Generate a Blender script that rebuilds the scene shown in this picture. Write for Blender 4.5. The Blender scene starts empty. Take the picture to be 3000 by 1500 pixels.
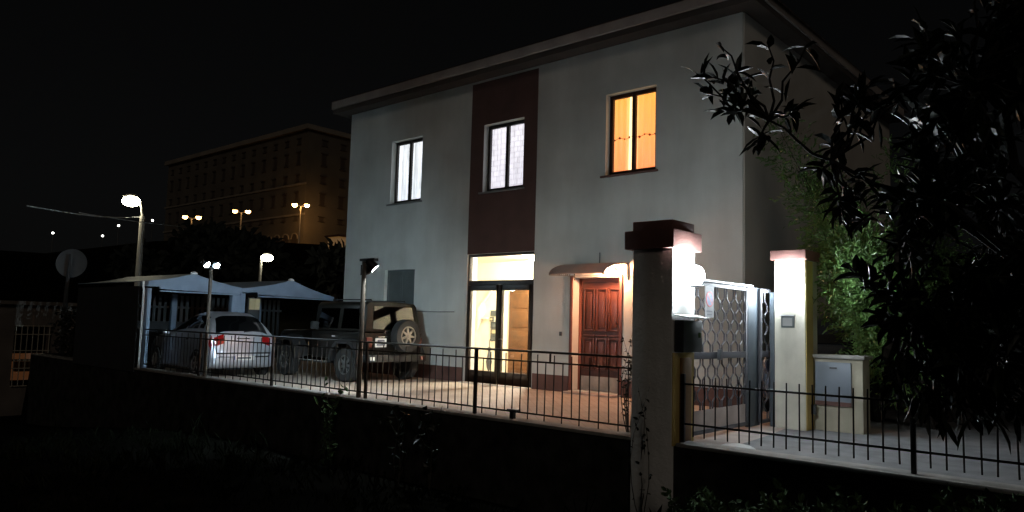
import bpy, bmesh, math, random
from mathutils import Vector, Matrix
random.seed(7)
R=math.radians; PI=math.pi
S=bpy.context.scene
COL=S.collection
# ------------------------------------------------------------------ materials
MATS={}
def mat(name,col,rough=.6,metal=0,var=.12,vscale=3.0,bump=0,bscale=40,ior=None,spec=None,coat=0,col2=None,detail=6,streak=0):
    m=bpy.data.materials.new(name); m.use_nodes=True
    nt=m.node_tree; b=nt.nodes['Principled BSDF']
    b.inputs['Roughness'].default_value=rough; b.inputs['Metallic'].default_value=metal
    if ior: b.inputs['IOR'].default_value=ior
    if spec is not None: b.inputs['Specular IOR Level'].default_value=spec
    b.inputs['Coat Weight'].default_value=coat
    c=(*col,1)
    tc=nt.nodes.new('ShaderNodeTexCoord')
    n=nt.nodes.new('ShaderNodeTexNoise'); n.inputs['Scale'].default_value=vscale; n.inputs['Detail'].default_value=detail
    nt.links.new(tc.outputs['Object'],n.inputs['Vector'])
    r=nt.nodes.new('ShaderNodeValToRGB'); r.color_ramp.elements[0].position=.3; r.color_ramp.elements[1].position=.7
    if col2: a,bc=c,(*col2,1)
    else:
        a=tuple(x*(1-var) for x in col)+(1,); bc=tuple(min(1,x*(1+var)) for x in col)+(1,)
    r.color_ramp.elements[0].color=a; r.color_ramp.elements[1].color=bc
    nt.links.new(n.outputs['Fac'],r.inputs['Fac']); out=r.outputs['Color']
    if streak:   # rain streaks and grime
        mp=nt.nodes.new('ShaderNodeMapping'); mp.inputs['Scale'].default_value=(1.6,1.6,.22); nt.links.new(tc.outputs['Object'],mp.inputs[0])
        n3=nt.nodes.new('ShaderNodeTexNoise'); n3.inputs['Scale'].default_value=1.2; n3.inputs['Detail'].default_value=7; n3.inputs['Roughness'].default_value=.65
        nt.links.new(mp.outputs[0],n3.inputs['Vector']); r3=nt.nodes.new('ShaderNodeValToRGB'); r3.color_ramp.elements[0].position=.30; r3.color_ramp.elements[1].position=.62
        r3.color_ramp.elements[0].color=(1-streak,1-streak,1-streak*1.1,1); nt.links.new(n3.outputs['Fac'],r3.inputs[0])
        mx=nt.nodes.new('ShaderNodeMix'); mx.data_type='RGBA'; mx.blend_type='MULTIPLY'; mx.inputs[0].default_value=1
        nt.links.new(out,mx.inputs[6]); nt.links.new(r3.outputs[0],mx.inputs[7]); out=mx.outputs[2]
    nt.links.new(out,b.inputs['Base Color'])
    if bump:
        n2=nt.nodes.new('ShaderNodeTexNoise'); n2.inputs['Scale'].default_value=bscale; n2.inputs['Detail'].default_value=4
        nt.links.new(tc.outputs['Object'],n2.inputs['Vector'])
        bp=nt.nodes.new('ShaderNodeBump'); bp.inputs['Strength'].default_value=bump; bp.inputs['Distance'].default_value=.02
        nt.links.new(n2.outputs['Fac'],bp.inputs['Height']); nt.links.new(bp.outputs['Normal'],b.inputs['Normal'])
    MATS[name]=m; return m
def emit(name,col,strength):
    m=bpy.data.materials.new(name); m.use_nodes=True; nt=m.node_tree
    b=nt.nodes['Principled BSDF']; b.inputs['Base Color'].default_value=(.8,.8,.8,1)
    b.inputs['Emission Color'].default_value=(*col,1); b.inputs['Emission Strength'].default_value=strength
    MATS[name]=m; return m
def translucent(name,col,mixf=.55):
    m=mat(name,col,.35,var=.08); nt=m.node_tree; o=nt.nodes['Material Output']; b=nt.nodes['Principled BSDF']
    t=nt.nodes.new('ShaderNodeBsdfTranslucent'); t.inputs['Color'].default_value=(*col,1); mx=nt.nodes.new('ShaderNodeMixShader'); mx.inputs[0].default_value=mixf
    nt.links.new(b.outputs[0],mx.inputs[1]); nt.links.new(t.outputs[0],mx.inputs[2]); nt.links.new(mx.outputs[0],o.inputs['Surface'])
def glassmat(name,ior=1.5,tint=(1,1,1),rough=0.0):
    m=bpy.data.materials.new(name); m.use_nodes=True; nt=m.node_tree; nt.nodes.clear()
    o=nt.nodes.new('ShaderNodeOutputMaterial'); mx=nt.nodes.new('ShaderNodeMixShader')
    t=nt.nodes.new('ShaderNodeBsdfTransparent'); t.inputs['Color'].default_value=(*tint,1)
    g=nt.nodes.new('ShaderNodeBsdfGlossy'); g.inputs['Roughness'].default_value=rough
    f=nt.nodes.new('ShaderNodeFresnel'); ge=nt.nodes.new('ShaderNodeNewGeometry'); mp=nt.nodes.new('ShaderNodeMix')
    mp.inputs[2].default_value=ior; mp.inputs[3].default_value=1/ior   # same reflectance from both sides of a thin pane
    nt.links.new(ge.outputs['Backfacing'],mp.inputs[0]); nt.links.new(mp.outputs[0],f.inputs['IOR'])
    nt.links.new(f.outputs[0],mx.inputs[0]); nt.links.new(t.outputs[0],mx.inputs[1]); nt.links.new(g.outputs[0],mx.inputs[2])
    nt.links.new(mx.outputs[0],o.inputs['Surface']); MATS[name]=m; return m
def pattern_mat(name,kind,c1,c2,c3,scale,rough=.75,bump=.3,bw=.5,rh=.25,mortar=.012,rotz=0,plane='XY'):
    m=bpy.data.materials.new(name); m.use_nodes=True; nt=m.node_tree; b=nt.nodes['Principled BSDF']
    tc=nt.nodes.new('ShaderNodeTexCoord'); mp=nt.nodes.new('ShaderNodeMapping')
    mp.inputs['Rotation'].default_value=(R(90) if plane=='XZ' else 0,0,rotz)
    nt.links.new(tc.outputs['Object'],mp.inputs['Vector'])
    br=nt.nodes.new('ShaderNodeTexBrick'); br.inputs['Scale'].default_value=scale
    br.inputs['Color1'].default_value=(*c1,1); br.inputs['Color2'].default_value=(*c2,1); br.inputs['Mortar'].default_value=(*c3,1)
    br.inputs['Brick Width'].default_value=bw; br.inputs['Row Height'].default_value=rh; br.inputs['Mortar Size'].default_value=mortar
    nt.links.new(mp.outputs[0],br.inputs['Vector'])
    n=nt.nodes.new('ShaderNodeTexNoise'); n.inputs['Scale'].default_value=1.7; n.inputs['Detail'].default_value=8
    nt.links.new(tc.outputs['Object'],n.inputs['Vector'])
    mx=nt.nodes.new('ShaderNodeMix'); mx.data_type='RGBA'; mx.blend_type='MULTIPLY'; mx.inputs[0].default_value=.55
    rr=nt.nodes.new('ShaderNodeValToRGB'); rr.color_ramp.elements[0].position=.3; rr.color_ramp.elements[1].position=.7
    rr.color_ramp.elements[0].color=(.55,.55,.55,1)
    nt.links.new(n.outputs['Fac'],rr.inputs[0]); nt.links.new(br.outputs['Color'],mx.inputs[6]); nt.links.new(rr.outputs[0],mx.inputs[7])
    nt.links.new(mx.outputs[2],b.inputs['Base Color']); b.inputs['Roughness'].default_value=rough
    bp=nt.nodes.new('ShaderNodeBump'); bp.inputs['Strength'].default_value=bump; bp.inputs['Distance'].default_value=.01; bp.invert=True
    nt.links.new(br.outputs['Fac'],bp.inputs['Height']); nt.links.new(bp.outputs[0],b.inputs['Normal'])
    MATS[name]=m; return m
# plaster, masonry
mat('plaster',(.57,.59,.565),.85,var=.17,vscale=.7,bump=.3,bscale=60,streak=.11)
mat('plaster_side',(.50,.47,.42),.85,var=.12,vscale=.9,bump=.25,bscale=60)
mat('brown_plaster',(.10,.052,.044),.85,var=.15,vscale=2,bump=.2,bscale=60)
mat('plinth',(.13,.066,.055),.8,var=.18,vscale=3,bump=.2)
mat('eave_wood',(.36,.32,.30),.8,var=.15,vscale=2)
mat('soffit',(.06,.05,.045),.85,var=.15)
mat('roof_tile',(.16,.075,.05),.85,var=.25,vscale=6)
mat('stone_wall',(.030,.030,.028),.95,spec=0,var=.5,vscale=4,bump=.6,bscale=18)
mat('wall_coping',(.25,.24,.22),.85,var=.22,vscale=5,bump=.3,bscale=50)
mat('pillar_grey',(.72,.71,.69),.85,var=.16,vscale=2.2,bump=.4,bscale=30,streak=.3)
mat('meter_cream',(.42,.39,.30),.85,var=.15,vscale=3,bump=.2,streak=.25)
mat('pillar_ochre',(.62,.46,.16),.85,var=.15,vscale=3,bump=.2)
mat('pillar_cream',(.62,.59,.50),.85,var=.14,vscale=2.5,bump=.3,bscale=40,streak=.2)
mat('terracotta',(.26,.125,.105),.75,var=.15,vscale=5,bump=.2)
mat('brown_panel',(.20,.10,.02),.5,var=.15)
mat('cabinet_grey',(.17,.20,.24),.45,var=.06)
mat('white_stone',(.66,.66,.64),.6,var=.08)
# metal, paint
mat('black_iron',(.012,.011,.011),.45,metal=.3,var=.2,vscale=20)
mat('dark_frame',(.022,.016,.013),.4,var=.2,vscale=8)
mat('dish_grey',(.10,.105,.11),.6,var=.1)
mat('brown_frame',(.055,.020,.012),.45,var=.2)
mat('grey_metal',(.28,.28,.27),.5,metal=.5,var=.12)
mat('rusty_pole',(.085,.07,.055),.7,var=.25,vscale=12)
mat('galv_pole',(.42,.40,.36),.55,metal=.25,var=.12)
mat('gate_paint',(.055,.055,.064),.5,var=.10,vscale=8)
mat('gate_dark',(.06,.075,.09),.5,var=.12)
mat('white_paint',(.74,.75,.76),.5,var=.06)
mat('mail_dark',(.045,.05,.055),.4,var=.1)
mat('lens_off',(.5,.5,.5),.2)
mat('red_door',(.080,.026,.018),.38,var=.25,vscale=5)
mat('red_frame',(.17,.05,.035),.5,var=.18)
mat('oak_door',(.085,.032,.007),.5,var=.25,vscale=6)
mat('hall_wall',(.82,.78,.64),.85,var=.04)
mat('hall_floor',(.36,.22,.13),.4,var=.12)
translucent('canopy_sheet',(.42,.33,.28),.22)
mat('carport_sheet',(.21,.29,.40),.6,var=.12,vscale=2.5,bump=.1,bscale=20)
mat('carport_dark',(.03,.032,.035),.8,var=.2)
mat('board_cream',(.55,.47,.28),.6,var=.1)
mat('shutter_grey',(.10,.115,.115),.6,var=.12)
mat('silver_paint',(.52,.53,.57),.40,metal=.72,var=.03,coat=.4)
mat('jeep_paint',(.007,.006,.0045),.42,metal=0,var=.1,spec=.15)
mat('jeep_flare',(.010,.010,.011),.45,var=.15)
mat('car_blue',(.03,.05,.09),.25,metal=.2,var=.1,coat=.5)
mat('tyre',(.012,.012,.012),.85,var=.2)
mat('alloy',(.62,.60,.58),.3,metal=.6,var=.05)
mat('black_trim',(.010,.010,.010),.7,var=.15)
mat('red_dark',(.10,.012,.010),.3)
mat('alloy_spare',(.22,.20,.18),.4,metal=.5)
mat('alloy_shaded',(.09,.09,.09),.5,metal=.3)  # flank rims darkened beyond the spare's alloy, shade put into the colour
mat('red_lens',(.25,.006,.006),.15,var=.08,coat=.5)
mat('chrome',(.7,.7,.7),.15,metal=1,var=.02)
mat('plate_white',(.72,.70,.66),.45,var=.10,vscale=30)
mat('plate_mark',(.10,.10,.12),.6)
mat('sign_plate',(.26,.26,.27),.6)  # white plate toned down, its weak grazing light put into the colour
mat('sign_blue',(.06,.09,.26),.5)
mat('sign_red',(.42,.05,.06),.5)
mat('seat_grey',(.10,.10,.10),.9)
m=glassmat('window_glass',1.5); glassmat('car_glass',1.75,(.10,.11,.12)); glassmat('jeep_glass',1.62,(.05,.05,.045))
# vegetation
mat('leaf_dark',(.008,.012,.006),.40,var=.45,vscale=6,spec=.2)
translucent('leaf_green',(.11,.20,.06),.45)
mat('leaf_hill',(.006,.008,.005),.8,var=.3,vscale=.3)
mat('leaf_grass',(.006,.0075,.004),.8,var=.5,spec=0)
mat('leaf_weed',(.05,.085,.035),.7,spec=.1,var=.45,vscale=3)
mat('bark_dark',(.006,.005,.004),.9,var=.3,vscale=9,bump=.5)
mat('bark',(.022,.018,.014),.9,var=.3,vscale=9,bump=.5)
mat('stem_dry',(.035,.03,.02),.8,var=.3)
# ground
mat('soil',(.006,.0056,.0045),.95,spec=0,var=.5,vscale=2.5,bump=.6,bscale=8)
mat('hill_soil',(.014,.015,.010),.95,var=.4,vscale=.05)
mat('asphalt',(.20,.20,.205),.85,var=.22,vscale=3.2,bump=.5,bscale=90)
mat('ramp',(.40,.33,.29),.85,var=.2,vscale=3,bump=.3,bscale=60)
pattern_mat('paving',None,(.43,.35,.285),(.39,.315,.255),(.31,.245,.195),1.0,bw=.30,rh=.15,mortar=.006,bump=.10,rotz=R(45))
# palazzo
mat('palazzo_wall',(.125,.108,.085),.9,var=.2,vscale=.15)
mat('palazzo_trim',(.27,.235,.19),.85,var=.15,vscale=.3)
mat('palazzo_window',(.075,.06,.05),.5)
mat('hut_wall',(.13,.11,.095),.9,var=.25,vscale=1.2,bump=.3)
mat('grille',(.42,.38,.30),.6,var=.15)
# things that give off light
emit('led_white',(.86,.95,1.0),340); emit('led_white_gate',(.82,.92,1.0),300)
emit('led_flood',(.66,.88,1.0),420); emit('led_flood_house',(.84,.97,1.0),1000)
emit('led_flood_blue',(.68,.89,1.0),9500)
emit('door_bulb',(1.0,.47,.24),2300); emit('hall_bulb',(1.0,.94,.78),1800)
emit('street_led',(1.0,.93,.66),70); emit('street_led_far',(1.0,.95,.72),36)
emit('sodium_dim',(1.0,.52,.17),22); emit('sodium',(1.0,.50,.15),130); emit('far_bulb',(1.0,.98,.9),5)
def curtain_mat(name,ctop,cbot,strength,z0,z1,lines=0,fold=.25):
    m=bpy.data.materials.new(name); m.use_nodes=True; nt=m.node_tree; b=nt.nodes['Principled BSDF']
    tc=nt.nodes.new('ShaderNodeTexCoord')
    mr=nt.nodes.new('ShaderNodeMapRange'); mr.inputs[1].default_value=z0; mr.inputs[2].default_value=z1
    sp=nt.nodes.new('ShaderNodeSeparateXYZ'); nt.links.new(tc.outputs['Object'],sp.inputs[0]); nt.links.new(sp.outputs['Z'],mr.inputs[0])
    cr=nt.nodes.new('ShaderNodeValToRGB'); cr.color_ramp.elements[0].color=(*cbot,1); cr.color_ramp.elements[1].color=(*ctop,1)
    nt.links.new(mr.outputs[0],cr.inputs[0])
    out=cr.outputs[0]
    n=nt.nodes.new('ShaderNodeTexNoise'); n.inputs['Scale'].default_value=3; n.inputs['Detail'].default_value=3
    mp=nt.nodes.new('ShaderNodeMapping'); mp.inputs['Scale'].default_value=(4,1,.5); nt.links.new(tc.outputs['Object'],mp.inputs[0]); nt.links.new(mp.outputs[0],n.inputs['Vector'])
    r2=nt.nodes.new('ShaderNodeValToRGB'); r2.color_ramp.elements[0].position=.35; r2.color_ramp.elements[1].position=.6; r2.color_ramp.elements[0].color=(1-fold,1-fold,1-fold,1)
    nt.links.new(n.outputs['Fac'],r2.inputs[0])
    mx=nt.nodes.new('ShaderNodeMix'); mx.data_type='RGBA'; mx.blend_type='MULTIPLY'; mx.inputs[0].default_value=1
    nt.links.new(out,mx.inputs[6]); nt.links.new(r2.outputs[0],mx.inputs[7]); out=mx.outputs[2]
    if lines:
        mp2=nt.nodes.new('ShaderNodeMapping'); mp2.inputs['Rotation'].default_value=(R(90),0,0); nt.links.new(tc.outputs['Object'],mp2.inputs[0])
        br=nt.nodes.new('ShaderNodeTexBrick'); br.inputs['Scale'].default_value=1; br.inputs['Brick Width'].default_value=.26; br.inputs['Row Height'].default_value=.13; br.inputs['Mortar Size'].default_value=.010; br.inputs['Mortar Smooth'].default_value=.5
        br.inputs['Color1'].default_value=(1,1,1,1); br.inputs['Color2'].default_value=(.93,.93,.93,1); br.inputs['Mortar'].default_value=(lines,lines,lines,1)
        nt.links.new(mp2.outputs[0],br.inputs['Vector'])
        m3=nt.nodes.new('ShaderNodeMix'); m3.data_type='RGBA'; m3.blend_type='MULTIPLY'; m3.inputs[0].default_value=1
        nt.links.new(out,m3.inputs[6]); nt.links.new(br.outputs['Color'],m3.inputs[7]); out=m3.outputs[2]
    nt.links.new(out,b.inputs['Emission Color']); b.inputs['Emission Strength'].default_value=strength
    b.inputs['Base Color'].default_value=(.7,.7,.7,1); b.inputs['Roughness'].default_value=.9
    MATS[name]=m
curtain_mat('curtain_blind',(.93,.97,1),(.86,.93,1.0),1.3,4.5,6.2,.66,.48)
curtain_mat('curtain_lace',(.96,.93,1),(.88,.85,.95),1.15,4.5,6.2,.58,.24)
curtain_mat('curtain_orange',(1.0,.42,.065),(1.0,.29,.09),1.30,4.6,6.2,0,.10)
curtain_mat('curtain_edge',(1.0,.74,.34),(1.0,.62,.32),1.7,4.6,6.2,0,.05)
mat('trim_dark',(.25,.10,.03),.8)
emit('hut_glow',(.55,.20,.07),.07)
emit('kiosk_lit',(1.0,.50,.14),.10)
# ------------------------------------------------------------------ mesh helper
LOC={}
class MB:
    def __init__(s): s.v=[]; s.f=[]
    def add(s,vs,fs):
        k=len(s.v); s.v+= [tuple(p) for p in vs]; s.f+=[tuple(i+k for i in f) for f in fs]; return s
    def box(s,x0,x1,y0,y1,z0,z1):
        x0,x1=min(x0,x1),max(x0,x1); y0,y1=min(y0,y1),max(y0,y1); z0,z1=min(z0,z1),max(z0,z1)
        return s.add([(x0,y0,z0),(x1,y0,z0),(x1,y1,z0),(x0,y1,z0),(x0,y0,z1),(x1,y0,z1),(x1,y1,z1),(x0,y1,z1)],
              [(0,3,2,1),(4,5,6,7),(0,1,5,4),(1,2,6,5),(2,3,7,6),(3,0,4,7)])
    def quad(s,a,b,c,d): return s.add([a,b,c,d],[(0,1,2,3)])
    def prism(s,prof,axis,a0,a1):
        # prof: 2D points; axis 'x': (y,z), 'y': (x,z), 'z': (x,y)
        n=len(prof)
        def P(p,a): return (a,p[0],p[1]) if axis=='x' else ((p[0],a,p[1]) if axis=='y' else (p[0],p[1],a))
        vs=[P(p,a0) for p in prof]+[P(p,a1) for p in prof]
        fs=[tuple(range(n)),tuple(range(2*n-1,n-1,-1))]+[(i,(i+1)%n,n+(i+1)%n,n+i) for i in range(n)]
        return s.add(vs,fs)
    def tube(s,pts,r,n=8,cap=True):
        pts=[Vector(p) for p in pts]; rs=r if isinstance(r,(list,tuple)) else [r]*len(pts)
        vs=[];fs=[]; ref=Vector((.31,.17,.93))
        for i,p in enumerate(pts):
            d=(pts[min(i+1,len(pts)-1)]-pts[max(i-1,0)]).normalized()
            u=d.cross(ref); 
            if u.length<.05: u=d.cross(Vector((1,0,0)))
            u.normalize(); w=d.cross(u)
            for k in range(n):
                a=2*PI*k/n; vs.append(p+(u*math.cos(a)+w*math.sin(a))*rs[i])
        for i in range(len(pts)-1):
            for k in range(n):
                k2=(k+1)%n; fs.append((i*n+k,i*n+k2,(i+1)*n+k2,(i+1)*n+k))
        if cap: fs.append(tuple(range(n-1,-1,-1))); fs.append(tuple((len(pts)-1)*n+k for k in range(n)))
        return s.add(vs,fs)
    def lathe(s,prof,center,axis=(0,0,1),n=20):
        # prof: (radius, height) along axis
        ax=Vector(axis).normalized(); u=ax.cross(Vector((.3,.9,.2)))
        u.normalize(); w=ax.cross(u); c=Vector(center); vs=[];fs=[]
        for (r,h) in prof:
            for k in range(n):
                a=2*PI*k/n; vs.append(c+ax*h+(u*math.cos(a)+w*math.sin(a))*max(r,1e-4))
        for i in range(len(prof)-1):
            for k in range(n):
                k2=(k+1)%n; fs.append((i*n+k,i*n+k2,(i+1)*n+k2,(i+1)*n+k))
        return s.add(vs,fs)
    def ball(s,c,r,sc=(1,1,1),n=12,m=8):
        vs=[];fs=[]
        for i in range(m+1):
            t=PI*i/m
            for k in range(n):
                a=2*PI*k/n
                vs.append((c[0]+r*sc[0]*math.sin(t)*math.cos(a),c[1]+r*sc[1]*math.sin(t)*math.sin(a),c[2]+r*sc[2]*math.cos(t)))
        for i in range(m):
            for k in range(n):
                k2=(k+1)%n; fs.append((i*n+k,(i+1)*n+k,(i+1)*n+k2,i*n+k2))
        return s.add(vs,fs)
    def build(s,name,m,parent=None,smooth=False,bevel=0,world=True,angle=35,top_base=True):
        me=bpy.data.meshes.new(name); off=Vector((0,0,0))
        if parent is not None and world: off=LOC.get(parent.name,Vector((0,0,0)))
        if parent is None and top_base:
            xs=[p[0] for p in s.v]; ys=[p[1] for p in s.v]; zs=[p[2] for p in s.v]
            off=Vector(((min(xs)+max(xs))/2,(min(ys)+max(ys))/2,min(zs)))
        me.from_pydata([(p[0]-off.x,p[1]-off.y,p[2]-off.z) for p in s.v],[],s.f)
        me.update()
        bm=bmesh.new(); bm.from_mesh(me)
        bmesh.ops.remove_doubles(bm,verts=bm.verts,dist=1e-5)
        bmesh.ops.recalc_face_normals(bm,faces=bm.faces)
        if bevel:
            es=[e for e in bm.edges if len(e.link_faces)==2 and e.calc_face_angle(0)>.6]
            bmesh.ops.bevel(bm,geom=es,offset=bevel,segments=2,affect='EDGES',profile=.6,clamp_overlap=True)
        bm.to_mesh(me); bm.free()
        if smooth or bevel:
            me.polygons.foreach_set('use_smooth',[True]*len(me.polygons)); me.set_sharp_from_angle(angle=R(angle))
        me.materials.append(MATS[m])
        o=bpy.data.objects.new(name,me); COL.objects.link(o)
        if parent is None: o.location=off; LOC[o.name]=off.copy()
        else:
            o.parent=parent; LOC[o.name]=LOC.get(parent.name,Vector((0,0,0)))
        return o
def tag(o,label=None,cat=None,group=None,kind=None):
    if label: o['label']=label
    if cat: o['category']=cat
    if group: o['group']=group
    if kind: o['kind']=kind
    return o
def thing(name,label,cat,loc=(0,0,0),group=None,rot=(0,0,0)):
    o=bpy.data.objects.new(name,None); COL.objects.link(o); o.location=loc; o.rotation_euler=rot
    o.empty_display_size=.2
    LOC[o.name]=Vector(loc); return tag(o,label,cat,group)
def copy_tree(o,parent=None):
    c=o.copy(); COL.objects.link(c)
    if parent is not None: c.parent=parent
    for ch in list(o.children): copy_tree(ch,c)
    return c
def struct(o): o['kind']='structure'; return o
def wall_open(mb,x0,x1,z0,z1,ops,y,t,axis='y',sign=1):
    """one wall sheet of thickness t with rectangular openings, front at y, back at y+t (axis 'y': wall runs along x)"""
    def P(a,b,c): return (a,c,b) if axis=='y' else (c,a,b)
    xs=sorted({x0,x1}|{v for o in ops for v in (o[0],o[1])}); zs=sorted({z0,z1}|{v for o in ops for v in (o[2],o[3])})
    for i in range(len(xs)-1):
        for j in range(len(zs)-1):
            cx=(xs[i]+xs[i+1])/2; cz=(zs[j]+zs[j+1])/2
            if any(o[0]<cx<o[1] and o[2]<cz<o[3] for o in ops): continue
            for yy in (y,y+t): mb.quad(P(xs[i],zs[j],yy),P(xs[i+1],zs[j],yy),P(xs[i+1],zs[j+1],yy),P(xs[i],zs[j+1],yy))
    for o in ops+[(x0,x1,z0,z1)]:
        a,b,c,d=o
        for (p,q) in (((a,c),(b,c)),((b,c),(b,d)),((b,d),(a,d)),((a,d),(a,c))):
            mb.quad(P(p[0],p[1],y),P(q[0],q[1],y),P(q[0],q[1],y+t),P(p[0],p[1],y+t))
    return mb
# ------------------------------------------------------------------ camera
cam=bpy.data.cameras.new('camera'); co=bpy.data.objects.new('camera',cam); COL.objects.link(co)
cam.sensor_width=36; cam.lens=36*2199.6/3000; cam.clip_start=.05; cam.clip_end=3000
yaw,pitch,roll=-0.719552,0.0904905,0.0274188
f=Vector((math.sin(yaw)*math.cos(pitch),math.cos(yaw)*math.cos(pitch),math.sin(pitch)))
r=Vector((math.cos(yaw),-math.sin(yaw),0)); u=r.cross(f)
r2=math.cos(roll)*r+math.sin(roll)*u; u2=-math.sin(roll)*r+math.cos(roll)*u
M=Matrix((r2,u2,-f)).transposed().to_4x4(); M.translation=Vector((0,0,1.4)); co.matrix_world=M
S.camera=co
# ------------------------------------------------------------------ world, faint fill sun
w=bpy.data.worlds.new('World'); S.world=w; w.use_nodes=True; nt=w.node_tree
bg=nt.nodes['Background']; sky=nt.nodes.new('ShaderNodeTexSky'); sky.sky_type='NISHITA'; sky.sun_disc=False
sky.sun_elevation=R(25); sky.sun_rotation=R(130)
hs=nt.nodes.new('ShaderNodeHueSaturation'); hs.inputs['Saturation'].default_value=.12
nt.links.new(sky.outputs[0],hs.inputs['Color']); nt.links.new(hs.outputs[0],bg.inputs['Color']); bg.inputs['Strength'].default_value=.0004
sl=bpy.data.lights.new('fill_sun','SUN'); sl.energy=.12; sl.angle=R(12); sl.color=(1,.86,.72)  # faint sun lamp added as general fill; no moon is in the scene
so=bpy.data.objects.new('fill_sun',sl); COL.objects.link(so)
so.rotation_euler=Vector((-.68,.62,-.38)).to_track_quat('-Z','Y').to_euler()
S.view_settings.view_transform='Standard'; S.view_settings.look='None'; S.view_settings.exposure=0; S.view_settings.gamma=1
# ------------------------------------------------------------------ terrain
def sstep(a,b,x):
    t=max(0,min(1,(x-a)/(b-a))); return t*t*(3-2*t)
def gz(x,y):
    d=math.hypot(x,y)
    if y<7.9 and x>-30:                       # garden below the retaining wall
        z=-.30-.75*sstep(2.5,5.5,d)
        z+= .45*sstep(-5.5,-2.0,x)*sstep(4.5,7,y)
        z-= 1.0*sstep(-14,-28,x)
    elif x<-26.6: z=-2.05
    else: z=-.12
    far=sstep(36,178,d)*(.72+.28*sstep(.36,.46,y/max(1,-x)) if x<0 else .6)
    side=sstep(-30,40,x)
    base=z*(1-sstep(30,60,d))
    return base+far*(17.5*(1-side)+3*side)+ (0 if d<190 else 10*(1-side)*sstep(190,420,d))-5*sstep(20,60,-y)*(1-far)*0
def grid_coords(a,b,fine0,fine1,fs,growth=1.25):
    out=[]; x=fine0
    while x<=fine1: out.append(x); x+=fs
    st=fs; x=out[-1]
    while x<b: st*=growth; x+=st; out.append(min(x,b))
    st=fs; x=fine0
    while x>a: st*=growth; x-=st; out.insert(0,max(x,a))
    return out
gx=grid_coords(-900,900,-32,4,.6); gy=grid_coords(-900,900,-2,15,.5)
gx=sorted(set(gx)|{-26.6,-26.5}); gy=sorted(set(gy)|{7.88,7.92})
mb=MB(); nx=len(gx)
for yv in gy:
    for xv in gx: mb.v.append((xv,yv,gz(xv,yv)))
for j in range(len(gy)-1):
    for i in range(nx-1): mb.f.append((j*nx+i,j*nx+i+1,(j+1)*nx+i+1,(j+1)*nx+i))
struct(mb.build('ground','soil',smooth=True,top_base=False))
# yard paving and street (top surfaces)
struct(MB().box(-26.3,-4.62,8.12,14.6,-.1,0.0).build('yard_paving','paving',top_base=False))
mb=MB(); 
mb.add([(-4.62,8.12,.0),(-3.9,8.12,.0),(-4.05,9.0,.0),(-4.15,10.2,.0),(-4.35,11.6,.0),(-4.62,11.9,.0)],[(0,1,2,3,4,5)])
struct(mb.build('gate_ramp','ramp',top_base=False))
struct(MB().box(-4.62,24,8.12,26,-.1,-.004).build('street','asphalt',top_base=False))
# ------------------------------------------------------------------ house
YF=12.89; HX0,HX1=-17.6,-5.76; HY1=22.5
house=thing('house','two storey pale rendered house with a dark brown centre band and lit windows','house',(-11.7,YF,0))
ops=[(-15.73,-14.50,4.53,6.24),(-12.29,-11.02,4.53,6.17),(-8.77,-7.57,4.54,6.27),(-15.81,-14.61,1.15,2.75),(-12.72,-10.63,-.05,3.04),(-9.54,-8.36,.05,2.42)]
mb=MB(); wall_open(mb,HX0,HX1,-.1,7.30,ops,YF,.34)
mb.quad((HX0,YF,-.1),(HX0,HY1,-.1),(HX0,HY1,7.3),(HX0,YF,7.3)); mb.quad((HX0,HY1,-.1),(HX1,HY1,-.1),(HX1,HY1,7.3),(HX0,HY1,7.3))
mb.build('wall','plaster',house)
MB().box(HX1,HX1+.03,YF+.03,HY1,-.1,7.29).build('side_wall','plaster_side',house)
mb=MB(); wall_open(mb,-12.72,-10.63,3.045,7.24,[(-12.29,-11.02,4.53,6.17)],YF-.012,.011); mb.build('brown_band','brown_plaster',house)
for a,b in ((HX0,-12.76),(-10.60,-9.62),(-8.28,HX1)): MB().box(a,b,YF-.02,YF-.001,-.05,.34).build('plinth','plinth',house)
# eaves, roof
ov=.42
rf=MB()
zt=7.66
rf.quad((HX0-ov,YF-ov,zt),(HX1+ov,YF-ov,zt),(-9.5,17.7,9.3),(-13.8,17.7,9.3)); rf.quad((HX0-ov,HY1+ov,zt),(HX1+ov,HY1+ov,zt),(-9.5,17.7,9.3),(-13.8,17.7,9.3))
rf.add([(HX0-ov,YF-ov,zt),(HX0-ov,HY1+ov,zt),(-13.8,17.7,9.3)],[(0,1,2)]); rf.add([(HX1+ov,YF-ov,zt),(HX1+ov,HY1+ov,zt),(-9.5,17.7,9.3)],[(0,1,2)])
roof=rf.build('roof','roof_tile',house)
mb=MB()
mb.box(HX0-ov,HX1+ov,YF-ov,YF-ov+.05,7.43,7.645); mb.box(HX0-ov,HX0-ov+.05,YF-ov+.05,HY1,7.43,7.645); mb.box(HX1+ov-.05,HX1+ov,YF-ov+.05,HY1,7.43,7.645)
mb.build('fascia','eave_wood',roof,bevel=.012)
mb=MB(); mb.box(HX0-ov+.03,HX1+ov-.03,YF-ov+.055,HY1,7.31,7.425); mb.build('soffit','soffit',roof)
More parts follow.
